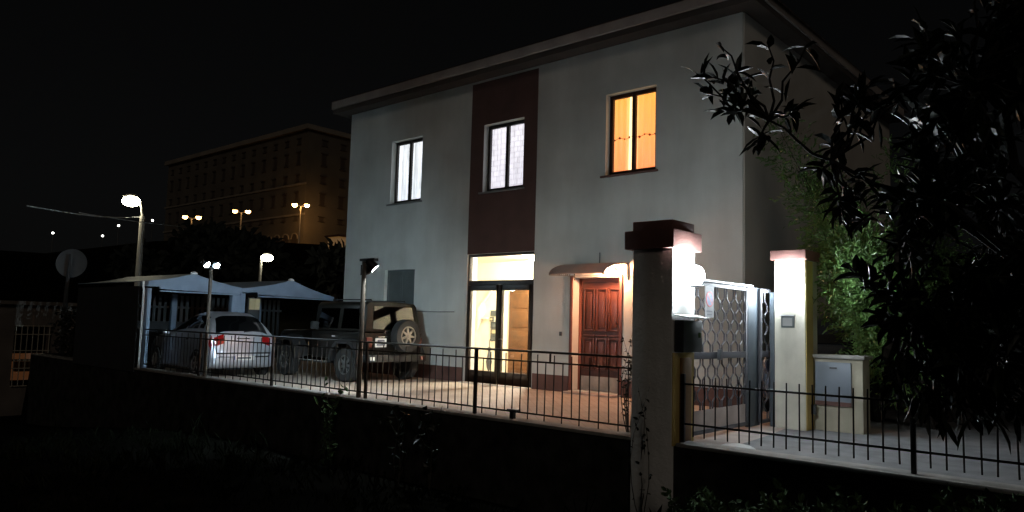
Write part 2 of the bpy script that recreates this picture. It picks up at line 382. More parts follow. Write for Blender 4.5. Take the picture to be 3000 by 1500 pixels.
# upper windows
def window(x0,x1,z0,z1,curt,trim=None,edge=False,label=None,sillw=True,fm='dark_frame'):
    y=YF+.15; fw=.048
    w_=MB()
    w_.box(x0,x0+fw,y,y+.07,z0,z1); w_.box(x1-fw,x1,y,y+.07,z0,z1); w_.box(x0+fw,x1-fw,y,y+.07,z0,z0+fw); w_.box(x0+fw,x1-fw,y,y+.07,z1-fw,z1)
    fr=w_.build('window',fm,house,bevel=.006)
    if label: fr['label']=label
    xm=(x0+x1)/2
    for a,b in ((x0+fw,xm),(xm,x1-fw)):
        s_=MB(); sw=.043
        s_.box(a,a+sw,y-.018,y+.04,z0+fw,z1-fw); s_.box(b-sw,b,y-.018,y+.04,z0+fw,z1-fw); s_.box(a+sw,b-sw,y-.018,y+.04,z0+fw,z0+fw+sw); s_.box(a+sw,b-sw,y-.018,y+.04,z1-fw-sw,z1-fw)
        s_.build('sash',fm,fr,bevel=.005)
        MB().box(a+sw,b-sw,y+.008,y+.014,z0+fw+sw,z1-fw-sw).build('pane','window_glass',fr)
    if curt:
        n=64; c=MB(); yb=y+.13
        for i in range(n+1):
            x=x0-.25+(x1-x0+.5)*i/n; yy=yb+.018*math.sin(i*1.1)+.012*math.sin(i*.43+1)
            c.v+=[(x,yy,z0-.02),(x,yy,z1+.02)]
        for i in range(n): c.f.append((2*i,2*i+2,2*i+3,2*i+1))
        cu=c.build('curtain',curt,fr,smooth=True)
        if edge:
            e=MB(); 
            for i in range(9):
                x=xm-.16+.11*i/8; yy=yb-.05+.02*math.sin(i*1.6); e.v+=[(x-.02,yy,z0),(x,yy,z1)]
            for i in range(8): e.f.append((2*i,2*i+2,2*i+3,2*i+1))
            e.build('curtain_edge','curtain_edge',fr,smooth=True)
        if trim:
            t=MB(); pts=[]
            for i in range(41):
                x=x0-.2+(x1-x0+.4)*i/40; pts.append((x,yb-.045,trim+.02*math.sin(i*.8)))
            t.tube(pts,.005,5)
            for i in range(1,40,3):
                p=pts[i]; t.ball((p[0],p[1]-.004,p[2]),.017 if i%2 else .026,n=8,m=6)
            t.build('curtain_trim','trim_dark',fr)
    if sillw:
        MB().box(x0-.10,x1+.06,YF-.05,YF+.145,z0-.045,z0-.004).build('sill','grey_metal' if curt!='curtain_orange' else 'plinth',fr,bevel=.006)
    return fr
window(-15.73,-14.50,4.53,6.24,'curtain_blind',label='window with a pale blue white blind')
window(-12.29,-11.02,4.53,6.17,'curtain_lace',label='window with lace curtains in the brown band')
window(-8.77,-7.57,4.54,6.27,'curtain_orange',trim=5.34,edge=True,fm='brown_frame',label='window with glowing orange curtains')
MB().tube([(-14.75,YF-.012,1.66),(-13.9,YF-.012,1.655),(-13.1,YF-.012,1.66)],.009,6).build('wall_cable','shutter_grey',house,smooth=True)
# unlit ground floor window with closed shutters
y=YF+.10
sh=MB(); sh.box(-15.81,-15.76,y,y+.06,1.15,2.75); sh.box(-14.66,-14.61,y,y+.06,1.15,2.75); sh.box(-15.76,-14.66,y,y+.06,2.70,2.75); sh.box(-15.76,-14.66,y,y+.06,1.15,1.2)
w0=sh.build('shuttered_window','shutter_grey',house); w0['label']='unlit grey window with closed shutters'
for a,b in ((-15.76,-15.215),(-15.205,-14.66)):
    s_=MB(); s_.box(a,b,y+.015,y+.05,1.2,2.70)
    k=1.25
    while k<2.62: s_.box(a+.06,b-.06,y+.008,y+.015,k,k+.035); k+=.055
    s_.build('shutter','shutter_grey',w0)
# glazed entrance door
y=YF+.035
dr=MB(); X0,X1=-12.72,-10.63
dr.box(X0,X0+.05,y,y+.10,0,3.04); dr.box(X1-.05,X1,y,y+.10,0,3.04); dr.box(X0+.05,X1-.05,y,y+.10,2.98,3.04); dr.box(X0+.05,X1-.05,y,y+.10,2.30,2.41)
door=dr.build('entrance_door','dark_frame',house,bevel=.006)
MB().box(X0+.05,X1-.05,y+.04,y+.05,2.41,2.98).build('transom_pane','window_glass',door)
xm=-11.66
for k,(a,b) in enumerate(((X0+.05,xm-.004),(xm+.004,X1-.05))):
    s_=MB(); q=.095
    s_.box(a,a+q-.02,y-.02,y+.05,.02,2.295); s_.box(b-q,b,y-.02,y+.05,.02,2.295); s_.box(a+q-.02,b-q,y-.02,y+.05,.02,.30); s_.box(a+q-.02,b-q,y-.02,y+.05,2.17,2.295)
    lf=s_.build('door_leaf','dark_frame',door,bevel=.006)
    MB().box(a+q-.02,b-q,y+.01,y+.018,.30,2.17).build('pane','window_glass',door)
MB().tube([(xm+.06,y-.02,1.05),(xm+.06,y-.07,1.05),(xm+.20,y-.07,1.05)],.011,8).build('handle','grey_metal',door,smooth=True)
MB().box(X0-.02,X1+.02,YF-.16,YF-.022,-.06,.022).build('door_step','white_stone',house,bevel=.008)
# hall behind the glazed door
hall=MB(); a,b,c,d,h=-15.3,-10.45,YF+.345,15.55,3.12
hall.quad((a,c,0),(a,d,0),(a,d,h),(a,c,h)); hall.quad((b,c,0),(b,d,0),(b,d,h),(b,c,h)); hall.quad((a,d,0),(b,d,0),(b,d,h),(a,d,h)); hall.quad((a,c,h),(b,c,h),(b,d,h),(a,d,h))
for (p,q,z0,z1) in ((a,X0,0,h),(X1,b,0,h),(X0,X1,3.04,h)): hall.quad((p,c,z0),(q,c,z0),(q,c,z1),(p,c,z1))
hall.build('hall_walls','hall_wall',house)
MB().quad((a,YF,.004),(b,YF,.004),(b,d,.004),(a,d,.004)).build('hall_floor','hall_floor',house)
MB().lathe([(0,0),(.10,.01),(.15,.06),(.13,.10),(0,.12)],(-11.9,14.5,2.99),n=16).build('ceiling_lamp','hall_bulb',house,smooth=True)
# inner panelled door standing in the back wall
ind=MB(); ix0,ix1=-13.62,-12.72; yb=15.55
ind.box(ix0,ix1,yb-.06,yb-.012,0.01,2.33)
for z0,z1 in ((.15,.70),(.80,1.22),(1.32,1.74),(1.84,2.24)):
    ind.box(ix0+.12,ix1-.12,yb-.078,yb-.062,z0,z1)
ird=ind.build('inner_door','oak_door',house,bevel=.012)
MB().ball((ix1-.07,yb-.10,1.05),.035).build('door_knob','chrome',ird,smooth=True)
# red panelled door
y=YF+.22
rd=MB(); a,b=-9.54,-8.36
rd.box(a,a+.08,y,y+.08,.05,2.42); rd.box(b-.08,b,y,y+.08,.05,2.42); rd.box(a+.08,b-.08,y,y+.08,2.34,2.42)
rdo=rd.build('panelled_door','red_frame',house,bevel=.008)
lf=MB(); lf.box(a+.08,b-.08,y+.02,y+.07,.06,2.34); L=lf.build('door_leaf','red_door',rdo)
pm=MB(); pw=(b-a-.16-.16)/3
for k in range(3):
    x=a+.08+.05+k*(pw+.03)
    for z0,z1 in ((.50,1.16),(1.30,2.20)):
        pm.box(x,x+.035,y-.022,y+.0195,z0,z1); pm.box(x+pw-.035,x+pw,y-.022,y+.0195,z0,z1); pm.box(x+.036,x+pw-.036,y-.022,y+.0195,z0,z0+.035); pm.box(x+.036,x+pw-.036,y-.022,y+.0195,z1-.035,z1); pm.box(x+.075,x+pw-.075,y-.012,y+.0195,z0+.08,z1-.08)
    pm.box(x,x+pw,y-.030,y+.0195,1.19,1.225)
pm.build('door_panels','red_door',rdo,bevel=.012)
MB().box(a+.10,b-.10,y-.03,y-.012,.06,.36).build('kick_board','wall_coping',rdo,bevel=.004)
MB().box(a-.03,b+.03,YF-.30,YF-.022,-.05,.045).build('threshold','ramp',rdo,bevel=.01)
for xx in (a-.065,b): MB().box(xx,xx+.065,YF-.028,YF-.001,.05,2.46).build('door_surround','red_frame',rdo,bevel=.006)
MB().box(a-.065,b+.065,YF-.014,YF-.001,2.462,2.53).build('door_header','white_stone',rdo,bevel=.006)
MB().box(-9.87,-9.81,YF-.03,YF-.001,1.18,1.27).build('doorbell','mail_dark',house,bevel=.006)
# curved canopy over the red door
cn=thing('door_canopy','small curved translucent canopy with iron scroll brackets over the red door','canopy',(-8.85,YF,2.4))
prof=[]
for i in range(13):
    t=i/12; ang=t*PI/2*.92
    prof.append((YF-.01-.88*math.sin(ang)*1.0, 2.40+.30*math.cos(ang)))
cs=MB(); 
top=[(p[0],p[1]) for p in prof]; bot=[(p[0]+.004,p[1]-.010) for p in prof][::-1]
cs.prism(top+bot,'x',-9.52,-8.16)
cs.build('canopy_sheet','canopy_sheet',cn,smooth=True)
for xx in (-9.49,-8.19):
    b_=MB(); b_.tube([(xx,p[0],p[1]-.022) for p in prof],.013,6); b_.tube([(xx,YF-.02,2.67),(xx,YF-.02,2.36)],.014,6)
    b_.tube([(xx,YF-.02,2.44),(xx,YF-.45,2.44),(xx,YF-.86,2.42)],.010,6)
    for k in range(1,8):
        i=k+1; 
        if i<11: b_.tube([(xx,prof[i][0],prof[i][1]-.02),(xx,YF-.02-(YF-prof[i][0])*.78,2.44)],.007,5)
    b_.build('bracket','black_iron',cn,smooth=True)
MB().tube([(-8.85,YF-.03,2.68),(-8.85,YF-.03,2.93)],.008,5).build('fixing_rod','black_iron',cn)
dl=thing('door_lamp','glowing warm wall lamp under the canopy above the red door','wall lamp',(-8.46,YF-.03,2.565))
MB().box(-8.50,-8.42,YF-.12,YF-.016,2.535,2.585).build('lamp_base','white_paint',dl,bevel=.006)
MB().ball((-8.46,YF-.17,2.535),.05,(1.1,.9,1),n=14,m=10).build('bulb','door_bulb',dl,smooth=True)
# things in the hall
um=thing('umbrella','closed dark umbrella with a hooked handle leaning in the lit hallway','umbrella',(-14.10,15.25,0))
bx,by=-14.10,15.25
MB().lathe([(.008,0.0),(.012,.06),(.06,.18),(.085,.34),(.05,.50),(.03,.62),(.075,.70),(.015,.74)],(bx,by,.02),n=12).build('canopy_cloth','mail_dark',um,smooth=True)
MB().tube([(bx,by,.72),(bx,by,.90),(bx+.015,by,.96),(bx+.05,by,.985),(bx+.085,by,.96),(bx+.09,by,.91)],.011,8).build('handle','mail_dark',um,smooth=True)
for k,(px,pz,sx,sz,lb) in enumerate(((-14.21,1.69,.13,.13,'grey green picture on the hall wall, topmost of the column'),(-14.30,1.52,.07,.10,'smallest dark framed picture on the hall wall'),(-14.21,1.36,.12,.15,'dark framed picture below the smallest one on the hall wall'),(-14.20,1.18,.12,.15,'square framed picture second from the bottom on the hall wall'),(-14.20,1.00,.12,.14,'lowest framed picture of the column on the hall wall'))):
    p=MB().box(px-sx,px+sx,15.515,15.547,pz-sz*.6,pz+sz*.6).build('picture_frame','mail_dark' if k else 'shutter_grey',None,bevel=.005)
    tag(p,lb,'picture','pictures in the hall')
    MB().box(px-sx*.55,px+sx*.55,15.508,15.514,pz-sz*.33,pz+sz*.33).build('print','board_cream' if k%2 else 'shutter_grey',p)
sc=thing('wall_ornament','pale plaster fish shaped ornament on the cream hall wall','ornament',(-14.75,15.5,1.5))
o_=MB(); o_.lathe([(.01,-.42),(.05,-.30),(.10,-.05),(.13,.10),(.09,.28),(.02,.40)],(-14.72,15.49,1.62),(.25,0,1),n=10); o_.box(-14.70,-14.42,15.46,15.52,1.52,1.57); o_.tube([(-14.6,15.49,2.0),(-14.45,15.49,2.15),(-14.3,15.49,2.32)],[.05,.03,.06],8)
o_.build('relief','white_stone',sc,smooth=True)
# ------------------------------------------------------------------ retaining wall, pillars, gate
rw=thing('retaining_wall','long low dark retaining wall with a pale coping under the iron railing','wall',(-13,7.9,-2.2))
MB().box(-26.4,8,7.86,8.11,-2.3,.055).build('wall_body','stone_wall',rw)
mb=MB()
mb.box(-26.42,-4.9,7.83,8.14,.056,.10); mb.box(-4.30,8,7.83,8.14,.056,.10); mb.build('coping','wall_coping',rw,bevel=.01)
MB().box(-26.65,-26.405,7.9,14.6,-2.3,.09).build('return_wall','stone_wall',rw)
PX0,PX1=-4.88,-4.345
p1=thing('gate_pillar','tall grey gate pillar with a stepped terracotta cap and the letterbox on its side','gate pillar',(-4.6,7.95,-1.2),'pillars of the gate')
MB().box(PX0,PX1,7.80,8.34,-1.3,2.335).build('shaft','pillar_grey',p1,bevel=.008)
MB().box(PX0-.075,PX1+.06,7.72,8.42,2.337,2.56).build('cap','terracotta',p1,bevel=.012)
MB().box(PX0-.01,PX1+.0,7.80,8.34,2.562,2.68).build('cap_top','terracotta',p1,bevel=.012)
MB().box(PX1+.001,PX1+.012,7.815,8.325,.06,1.12).build('ochre_face','pillar_ochre',p1)
MB().box(PX1+.013,PX1+.035,7.97,8.22,.06,1.06).build('brown_panel','brown_panel',p1,bevel=.004)
MB().box(PX1+.001,PX1+.006,7.802,8.338,1.58,2.33).build('glare_sheet','white_stone',p1)  # whiter sheet puts the lamp's glare into the pillar face
p2=thing('gate_pillar','cream gate pillar with a flat terracotta cap and a square intercom plate','gate pillar',(-4.2,11.2,0),'pillars of the gate')
QX0,QX1,QY=-4.42,-3.97,11.0
MB().box(QX0,QX1,QY,QY+.5,-.1,2.455).build('shaft','pillar_cream',p2,bevel=.008)
MB().box(QX0-.045,QX1+.03,QY-.05,QY+.55,2.457,2.60).build('cap','terracotta',p2,bevel=.012)
MB().box(QX1+.001,QX1+.012,QY+.02,QY+.29,.0,2.44).build('ochre_face','pillar_ochre',p2)
def wall_lamp(label,c,n,matn,tgt):
    """bulkhead wall lamp: n = outward direction of the wall"""
    n=Vector(n); c=Vector(c)
    t=thing('wall_lamp',label,'wall lamp',tuple(c),'lamps on the gate pillars')
    MB().lathe([(0,0),(.085,0),(.085,.022),(.03,.03),(0,.03)],c,n,20).build('back_plate','mail_dark',t,smooth=True)
    MB().tube([c+n*.02+Vector((0,0,.0)),c+n*.06+Vector((0,0,.12)),c+n*.13+Vector((0,0,.18)),c+n*.15+Vector((0,0,.12))],.012,8).build('arm','mail_dark',t,smooth=True)
    MB().ball(tuple(c+n*.15),.115,(1,1,1.05),n=24,m=16).build('globe',matn,t,smooth=True)
    MB().lathe([(.0,-.145),(.06,-.14),(.10,-.122),(.075,-.112)],c+n*.15,(0,0,1),20).build('saucer','white_paint',t,smooth=True)
    return t
wall_lamp('blazing white globe lamp on the letterbox pillar',(PX1+.007,8.05,2.03),(1,0,0),'led_white',None)
wall_lamp('blazing white globe lamp on the cream pillar above the intercom',(-4.19,QY,2.06),(0,-1,0),'led_white_gate',None)
lb=thing('letterbox','dark metal letterbox under a white sloping lid on the gate pillar','letterbox',(PX1+.1,8.05,1.1))
MB().box(PX1+.013,PX1+.13,7.84,8.30,1.13,1.50).build('box_body','mail_dark',lb,bevel=.008)
MB().add([(PX1+.008,7.80,1.57),(PX1+.008,8.36,1.57),(PX1+.22,8.36,1.535),(PX1+.22,7.80,1.535),(PX1+.008,7.80,1.555),(PX1+.008,8.36,1.555),(PX1+.22,8.36,1.52),(PX1+.22,7.80,1.52)],[(0,1,2,3),(7,6,5,4),(0,3,7,4),(1,5,6,2),(3,2,6,7),(0,4,5,1)]).build('lid','white_paint',lb)
MB().box(PX1+.131,PX1+.136,8.19,8.25,1.30,1.36).build('lock','chrome',lb)
ic=thing('intercom','small square grey framed intercom plate on the cream gate pillar','intercom',(-4.21,QY,1.5))
MB().box(-4.31,-4.12,QY-.03,QY-.001,1.46,1.63).build('housing','shutter_grey',ic,bevel=.005)
MB().box(-4.285,-4.145,QY-.036,QY-.0305,1.485,1.60).build('faceplate','grey_metal',ic)
MB().box(-4.32,-4.11,QY-.055,QY-.001,1.632,1.645).build('hood','white_paint',ic)
# meter wall
mw=thing('meter_wall','short cream wall with a grey meter cabinet and a pale stone ledge','wall',(-3.66,11.5,0))
MB().box(QX1+.002,-3.28,11.30,11.62,-.1,1.03).build('wall_body','meter_cream',mw,bevel=.008)
MB().box(QX1+.002,-3.24,11.24,11.66,1.032,1.085).build('ledge','wall_coping',mw,bevel=.008)
cb=MB().box(-3.93,-3.43,11.27,11.299,.36,.98).build('cabinet_door','cabinet_grey',mw,bevel=.006)
MB().box(-3.72,-3.62,11.258,11.269,.885,.91).build('handle','mail_dark',cb)
MB().box(-3.93,-3.43,11.262,11.269,.36,.42).build('lower_strip','plinth',cb)
MB().box(QX1+.004,QX1+.07,11.18,11.238,.22,.36).build('outlet_box','mail_dark',mw)
# gates with hexagonal lattice
def hexleaf(name,label,cat,x,y0,y1,z0,z1,rot=0,kick=True,dark_end=True,group=None,cell=.14,per=.29,mid=1.06,end_w=.0):
    t=thing(name,label,cat,(x,y0,0),group,rot=(0,0,rot))
    W=y1-y0; th=.02; fwid=.05
    f_=MB(); f_.box(-th,th,0,fwid,z0,z1); f_.box(-th,th,W-fwid,W,z0,z1); f_.box(-th,th,fwid,W-fwid,z1-fwid,z1); f_.box(-th,th,fwid,W-fwid,z0,z0+fwid); f_.box(-th,th,fwid,W-fwid,mid-.045,mid+.045)
    f_.build('frame','gate_paint',t,bevel=.004,world=False)
    zk=z0+fwid
    if kick:
        MB().box(-.006,.006,fwid,W-fwid,z0+fwid,z0+.30).build('kick_plate','ramp',t,world=False); zk=z0+.30
    for (a,b) in ((zk,mid-.045),(mid+.045,z1-fwid)):
        l=MB(); n=max(1,round((W-2*fwid)/cell)); cw=(W-2*fwid)/n; amp=cw*.25
        for k in range(n+1):
            sgn=1 if k%2 else -1; pts=[]; z=a; ph=0; pts=[]
            seg=[(0,1),(per*.32,1),(per*.5,-1),(per*.82,-1)]
            zz=a
            while zz<b:
                for (dz,s_) in seg:
                    if zz+dz<=b: pts.append((0,min(max(fwid+k*cw+s_*sgn*amp,fwid),W-fwid),zz+dz))
                zz+=per
            pts.append((0,pts[-1][1],b))
            l.tube(pts,.0125,6)
        l.build('lattice','gate_paint',t,world=False)
    return t
g1=hexleaf('driveway_gate','wide grey iron gate leaf of hexagon lattice hung beside the letterbox pillar','gate',-4.60,8.50,10.42,.06,2.02)
MB().box(-.03,.10,-.06,1.92,2.022,2.05).build('top_board','white_paint',g1,world=False)
MB().box(-.025,.025,1.925,2.33,.03,2.03).build('end_sheet','gate_dark',g1,world=False,bevel=.006)
MB().box(.03,.07,.93,1.0,1.0,1.14).build('lock_case','mail_dark',g1,world=False,bevel=.004)
g2=hexleaf('side_gate','narrow grey iron gate leaf of hexagon lattice beside the cream pillar','gate',-4.545,10.75,11.20,.06,2.02,rot=0,kick=False,cell=.17)
gp=MB().box(-4.505,-4.435,11.03,11.10,-.1,1.98).build('gate_post','gate_dark',None,bevel=.006); tag(gp,'slim dark steel gate post standing against the cream pillar','post')
# no parking sign on gate
ns=thing('no_parking_sign','white plate with a round no parking mark wired to the grey gate','sign',(-4.55,9.2,1.55))
MB().box(-4.572,-4.566,9.07,9.32,1.56,1.97).build('plate','sign_plate',ns)
MB().lathe([(0,.0),(.085,.0),(.085,.003),(0,.003)],(-4.565,9.195,1.80),(1,0,0),24).build('blue_disc','sign_blue',ns)
rr=MB(); rr.lathe([(.085,0),(.105,0),(.105,.004),(.085,.004)],(-4.565,9.195,1.80),(1,0,0),24)
rr.add([(-4.5605,9.195-.068,1.80+.052),(-4.5605,9.195-.052,1.80+.068),(-4.5605,9.195+.068,1.80-.052),(-4.5605,9.195+.052,1.80-.068)],[(0,1,2,3)])
rr.build('red_ring','sign_red',ns)
mk=MB(); mk.box(-4.5655,-4.564,9.11,9.28,1.63,1.65); mk.box(-4.5655,-4.564,9.13,9.26,1.59,1.605); mk.build('lettering','plate_mark',ns)
st=MB().ball((-3.93,8.66,.0),.2,(1.1,.75,.28),n=12,m=8).build('flat_stone','white_stone',None,smooth=True); tag(st,'pale flat stone lying on the ground at the gate','stone')
# ------------------------------------------------------------------ railings
def railing(t,xa,xb,posts,ztop,rails,hand,step,zlo,zhi,y=7.97,stub=None):
    for (px,zt) in posts: MB().box(px-.022,px+.022,y-.022,y+.022,.10,zt).build('post','black_iron',t,bevel=.003)
    if hand: MB().tube([(xa,y,hand),(xb,y,hand)],.016,8).build('handrail','black_iron',t)
    edges=[xa]+sorted(p[0] for p in posts if xa<p[0]<xb)+[xb]
    k=0
    for a,b in zip(edges[:-1],edges[1:]):
        if b-a<.2: continue
        pm=MB()
        for z in rails: pm.box(a+.023,b-.023,y-.009,y+.009,z-.011,z+.011)
        if hand: pm.box((a+b)/2-.012,(a+b)/2+.012,y-.008,y+.008,rails[0]+.012,hand-.017)
        panel=pm.build('panel','black_iron',t)
        n=max(1,round((b-a)/step))
        for i in range(1,n):
            x=a+(b-a)*i/n; k+=1
            z0=zlo if k%2 else rails[1]-.012; z1=zhi if not k%2 else rails[0]+.012
            if stub is None: z0,z1=zlo,zhi
            j=random.uniform(-.013,.013)
            MB().tube([(x+j,y,z0),(x,y,z1)],.0085,6).build('picket','black_iron',panel)
rl=thing('railing','long black iron railing with a high handrail in front of the parked cars and house','fence',(-12,7.97,.1))
railing(rl,-19.2,PX0-.01,[(-19.2,1.04),(-15.95,1.04),(-13.03,1.04),(-10.15,1.04),(-7.62,1.04)],1,(.90,.20),1.035,.1445,.12,1.0,stub=1)
rr_=thing('railing','low black iron fence with tall thin pickets on the wall along the street','fence',(-1,7.97,.1))
railing(rr_,PX1+.06,3.2,[(PX1+.06,.88),(-1.87,.62),(.6,.62)],1,(.765,.31),None,.136,.17,.86)
sb=thing('tap_post','short black iron stub with a pale flat top on the wall coping','post',(-6.9,8.0,.1))
MB().box(-6.93,-6.87,7.95,8.01,.10,.20).build('stub','black_iron',sb); MB().box(-6.97,-6.80,7.93,8.03,.202,.232).build('top_plate','mail_dark',sb,bevel=.004)
# ------------------------------------------------------------------ floodlight posts
fl=thing('floodlight_post','slim dark post with twin white floodlights above the silver car','floodlight',(-15.72,7.99,.1))
x,y=-15.72,7.99
MB().tube([(x,y,.10),(x,y,2.42)],.038,10).build('pole','rusty_pole',fl,smooth=True)
MB().box(x-.05,x+.05,y-.19,y+.19,2.425,2.455).build('crossbar','mail_dark',fl)
for s_,nv in ((-1,Vector((.85,.40,-.55))),(1,Vector((.90,.25,-.60)))):
    nv.normalize(); c=Vector((x,y+.11*s_,2.50))
    hd=MB().lathe([(0,-.13),(.035,-.13),(.06,-.07),(.085,0),(.088,.02),(.075,.02)],c,nv,18).build('lamp_head','mail_dark',fl,smooth=True)
    MB().lathe([(0,.012),(.072,.012),(.072,.016),(0,.022)],c,nv,18).build('lens','led_flood',hd,smooth=True)
    MB().tube([c-nv*.12+Vector((0,.05*s_,.0)),c+Vector((0,.075*s_,.10)),c+Vector((0,.08*s_,.0))],.012,6).build('bracket','chrome',hd)
f2=thing('floodlight_post','slim rusty post with a hooded floodlight aimed at the house wall','floodlight',(-10.36,7.99,.1))
x,y=-10.36,7.99
MB().tube([(x,y,.10),(x,y,2.40)],.040,10).build('pole','rusty_pole',f2,smooth=True)
MB().box(x-.10,x+.30,y-.03,y+.06,2.405,2.45).build('crossbar','black_iron',f2,bevel=.004)
hz=2.30
hd=MB().lathe([(0,-.16),(.05,-.16),(.075,-.08),(.085,0),(.088,.03),(.076,.03)],(x+.20,y+.05,hz),Vector((.55,.62,-.80)),18).build('lamp_head','black_iron',f2,smooth=True)
MB().lathe([(0,.02),(.074,.02),(.074,.026),(0,.034)],(x+.20,y+.05,hz),Vector((.55,.62,-.80)),18).build('lens','led_flood_house',hd,smooth=True)
hd2=MB().lathe([(0,-.12),(.04,-.12),(.06,-.06),(.065,0),(.070,.07),(.064,.07),(.058,.01)],(x-.02,y+.13,hz-.03),Vector((-.95,.12,-.27)),18).build('lamp_head','black_iron',f2,smooth=True)  # rim lengthened into a hood to narrow the beam
MB().lathe([(0,.012),(.055,.012),(.055,.018),(0,.024)],(x-.02,y+.13,hz-.03),Vector((-.95,.12,-.27)),18).build('lens','led_flood_blue',hd2,smooth=True)
MB().box(x-.15,x+.03,y+.040,y+.050,hz-.13,hz+.05).build('added_visor','black_iron',hd2)  # plate added to keep this lamp's light off the garden
# ------------------------------------------------------------------ carports
CX=-18.82; CB=-22.9
def carport(label,y0,ypk,y1,zl,zp,zr,zb,leftpost,side):
    t=thing('carport',label,'carport',(CX,(y0+y1)/2,0),'carports beside the house')
    n=10
    def crv(a,b,k): # concave sag towards the peak
        tt=k/n; return (a[0]+(b[0]-a[0])*tt, a[1]+(b[1]-a[1])*tt-.035*math.sin(PI*tt))
    L=[crv((y0,zl),(ypk,zp),k) for k in range(n+1)]; Rr=[crv((ypk,zp),(y1,zr),k) for k in range(1,n+1)]
    topc=L+Rr
    v=MB(); v.prism(topc+[(y1,zb),(y0+.45,zb+.03),(y0+.45,zb+.09),(y0,zb+.07)],'x',CX,CX+.04); v.build('gable_valance','carport_sheet',t)
    rf=MB(); rf.prism(topc+[(p[0],p[1]-.02) for p in topc][::-1],'x',CB,CX-.001); rf.build('roof_sheet','carport_sheet',t,smooth=True)
    MB().ball((CX+.0,ypk,zp+.005),.10,(.5,1,.5),n=12,m=8).build('ridge_cap','white_paint',t,smooth=True)
    MB().box(CX-.01,CX+.06,y0+.46,y1-.02,zb-.035,zb-.002).build('front_beam','carport_sheet',t)
    for px,py in leftpost: MB().box(px-.06,px+.07,py-.075,py+.075,0,zb+.04).build('post','carport_sheet',t,bevel=.01)
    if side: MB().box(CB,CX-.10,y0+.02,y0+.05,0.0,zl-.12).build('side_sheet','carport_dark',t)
    MB().box(CB-.04,CB-.001,y0+.05,y1,0,1.2).build('back_sheet','carport_dark',t)  # dark sheet stands in for the shade inside the carport
    return t
c1=carport('pale blue carport with a peaked gable over the silver car',7.80,9.12,10.46,2.20,2.47,2.17,2.0,[(CX,7.98),(CB+.1,7.98)],True)
MB().tube([(CX+.10,7.83,2.20),(CX+.10,7.83,2.06),(CX+.09,7.86,1.98),(CX+.09,7.86,.10)],.028,8).build('downpipe','white_paint',c1,smooth=True)
c2=carport('pale blue carport with a peaked gable between the first carport and the house',10.47,11.96,13.42,2.17,2.47,2.06,1.985,[(CX,10.47),(CB+.1,10.47),(CB+.1,13.3)],False)
MB().box(CX-.10,CX+.08,10.16,10.39,0,1.96).build('wide_pillar','carport_sheet',c2,bevel=.01)
nb=thing('notice_board','pair of small cream notice panels by the pillar between the carports','notice board',(CX+.1,10.83,1.6))
for a,b in ((10.66,10.815),(10.825,10.97)): MB().box(CX+.06,CX+.09,a,b,1.60,1.90).build('panel','board_cream',nb)
MB().box(CX+.03,CX+.058,10.64,10.99,0,1.92).build('backing','mail_dark',nb)
sf=thing('slat_fence','pale upright slat fence behind the carports','fence',(-23.3,11,0))
s_=MB(); k=8.2
while k<14.4: s_.box(-23.32,-23.29,k,k+.085,.05,2.0); k+=.17
s_.build('slats','mail_dark',sf); s_=MB(); s_.box(-23.36,-23.321,8.1,14.5,.4,.47); s_.box(-23.36,-23.321,8.1,14.5,1.6,1.67); s_.build('rails','mail_dark',sf)  # pale slats coloured dark to stand in for the shade there
# ------------------------------------------------------------------ cars
def catmull(P,v):
    n=len(P)-1; i=min(int(v),n-1); t=v-i
    p0=P[max(i-1,0)];p1=P[i];p2=P[i+1];p3=P[min(i+2,n)]
    return tuple(.5*((2*p1[k])+(-p0[k]+p2[k])*t+(2*p0[k]-5*p1[k]+4*p2[k]-p3[k])*t*t+(-p0[k]+3*p1[k]-3*p2[k]+p3[k])*t**3) for k in range(2))
def ring(w,wr,zb,belt,zr):
    return [(0,zb),(w*.88,zb),(w*.985,zb+.13),(w*1.0,(zb+belt)/2+.05),(w*.975,belt-.02),((w*.93+wr)/2+.035,belt+(zr-belt)*.52),(wr,zr-.085),(wr*.70,zr-.014),(0,zr)]
def shell(st,sub=4,sv=4):
    """st: list of (x,w,wr,zb,belt,zr); returns surface function and mesh builder"""
    rings=[(s[0],ring(*s[1:])) for s in st]
    def Sf(u,v,sg):
        i=min(int(u),len(rings)-2); t=u-i
        a=catmull(rings[i][1],v); b=catmull(rings[i+1][1],v)
        return Vector((rings[i][0]*(1-t)+rings[i+1][0]*t, sg*(a[0]*(1-t)+b[0]*t), a[1]*(1-t)+b[1]*t))
    return Sf,len(rings)
def patch(Sf,u0,u1,v0,v1,sg,off,nu=6,nv=6,skew=0):
    mb=MB()
    for i in range(nu+1):
        for j in range(nv+1):
            v=v0+(v1-v0)*j/nv; u=u0+(u1-u0)*i/nu+skew*(j/nv)
            e=.02; p=Sf(u,v,sg); du=Sf(min(u+e,u+e),v,sg)-p; dv=Sf(u,min(v+e,8),sg)-Sf(u,max(v-e,0),sg)
            n=du.cross(dv)
            if n.length>1e-9: n.normalize()
            c=Vector((p.x,0,.8)); 
            if n.dot(p-c)<0: n=-n
            mb.v.append(tuple(p+n*off))
    for i in range(nu):
        for j in range(nv):
            a=i*(nv+1)+j; mb.f.append((a,a+1,a+nv+2,a+nv+1))
    return mb
def wheel(t,x,y,rad,width,sg,spokes,rimr,rimmat='alloy'):
    c=Vector((x,y,rad)); ax=(0,sg,0)
    ty=MB().lathe([(rimr,-width/2),(rad*.93,-width/2),(rad,-width*.36),(rad,width*.36),(rad*.93,width/2),(rimr,width/2),(rimr,-width/2)],c,ax,28).build('wheel','tyre',t,smooth=True,world=False)
    rim(ty,c,Vector(ax),width,rimr,spokes,rimmat)
    return ty
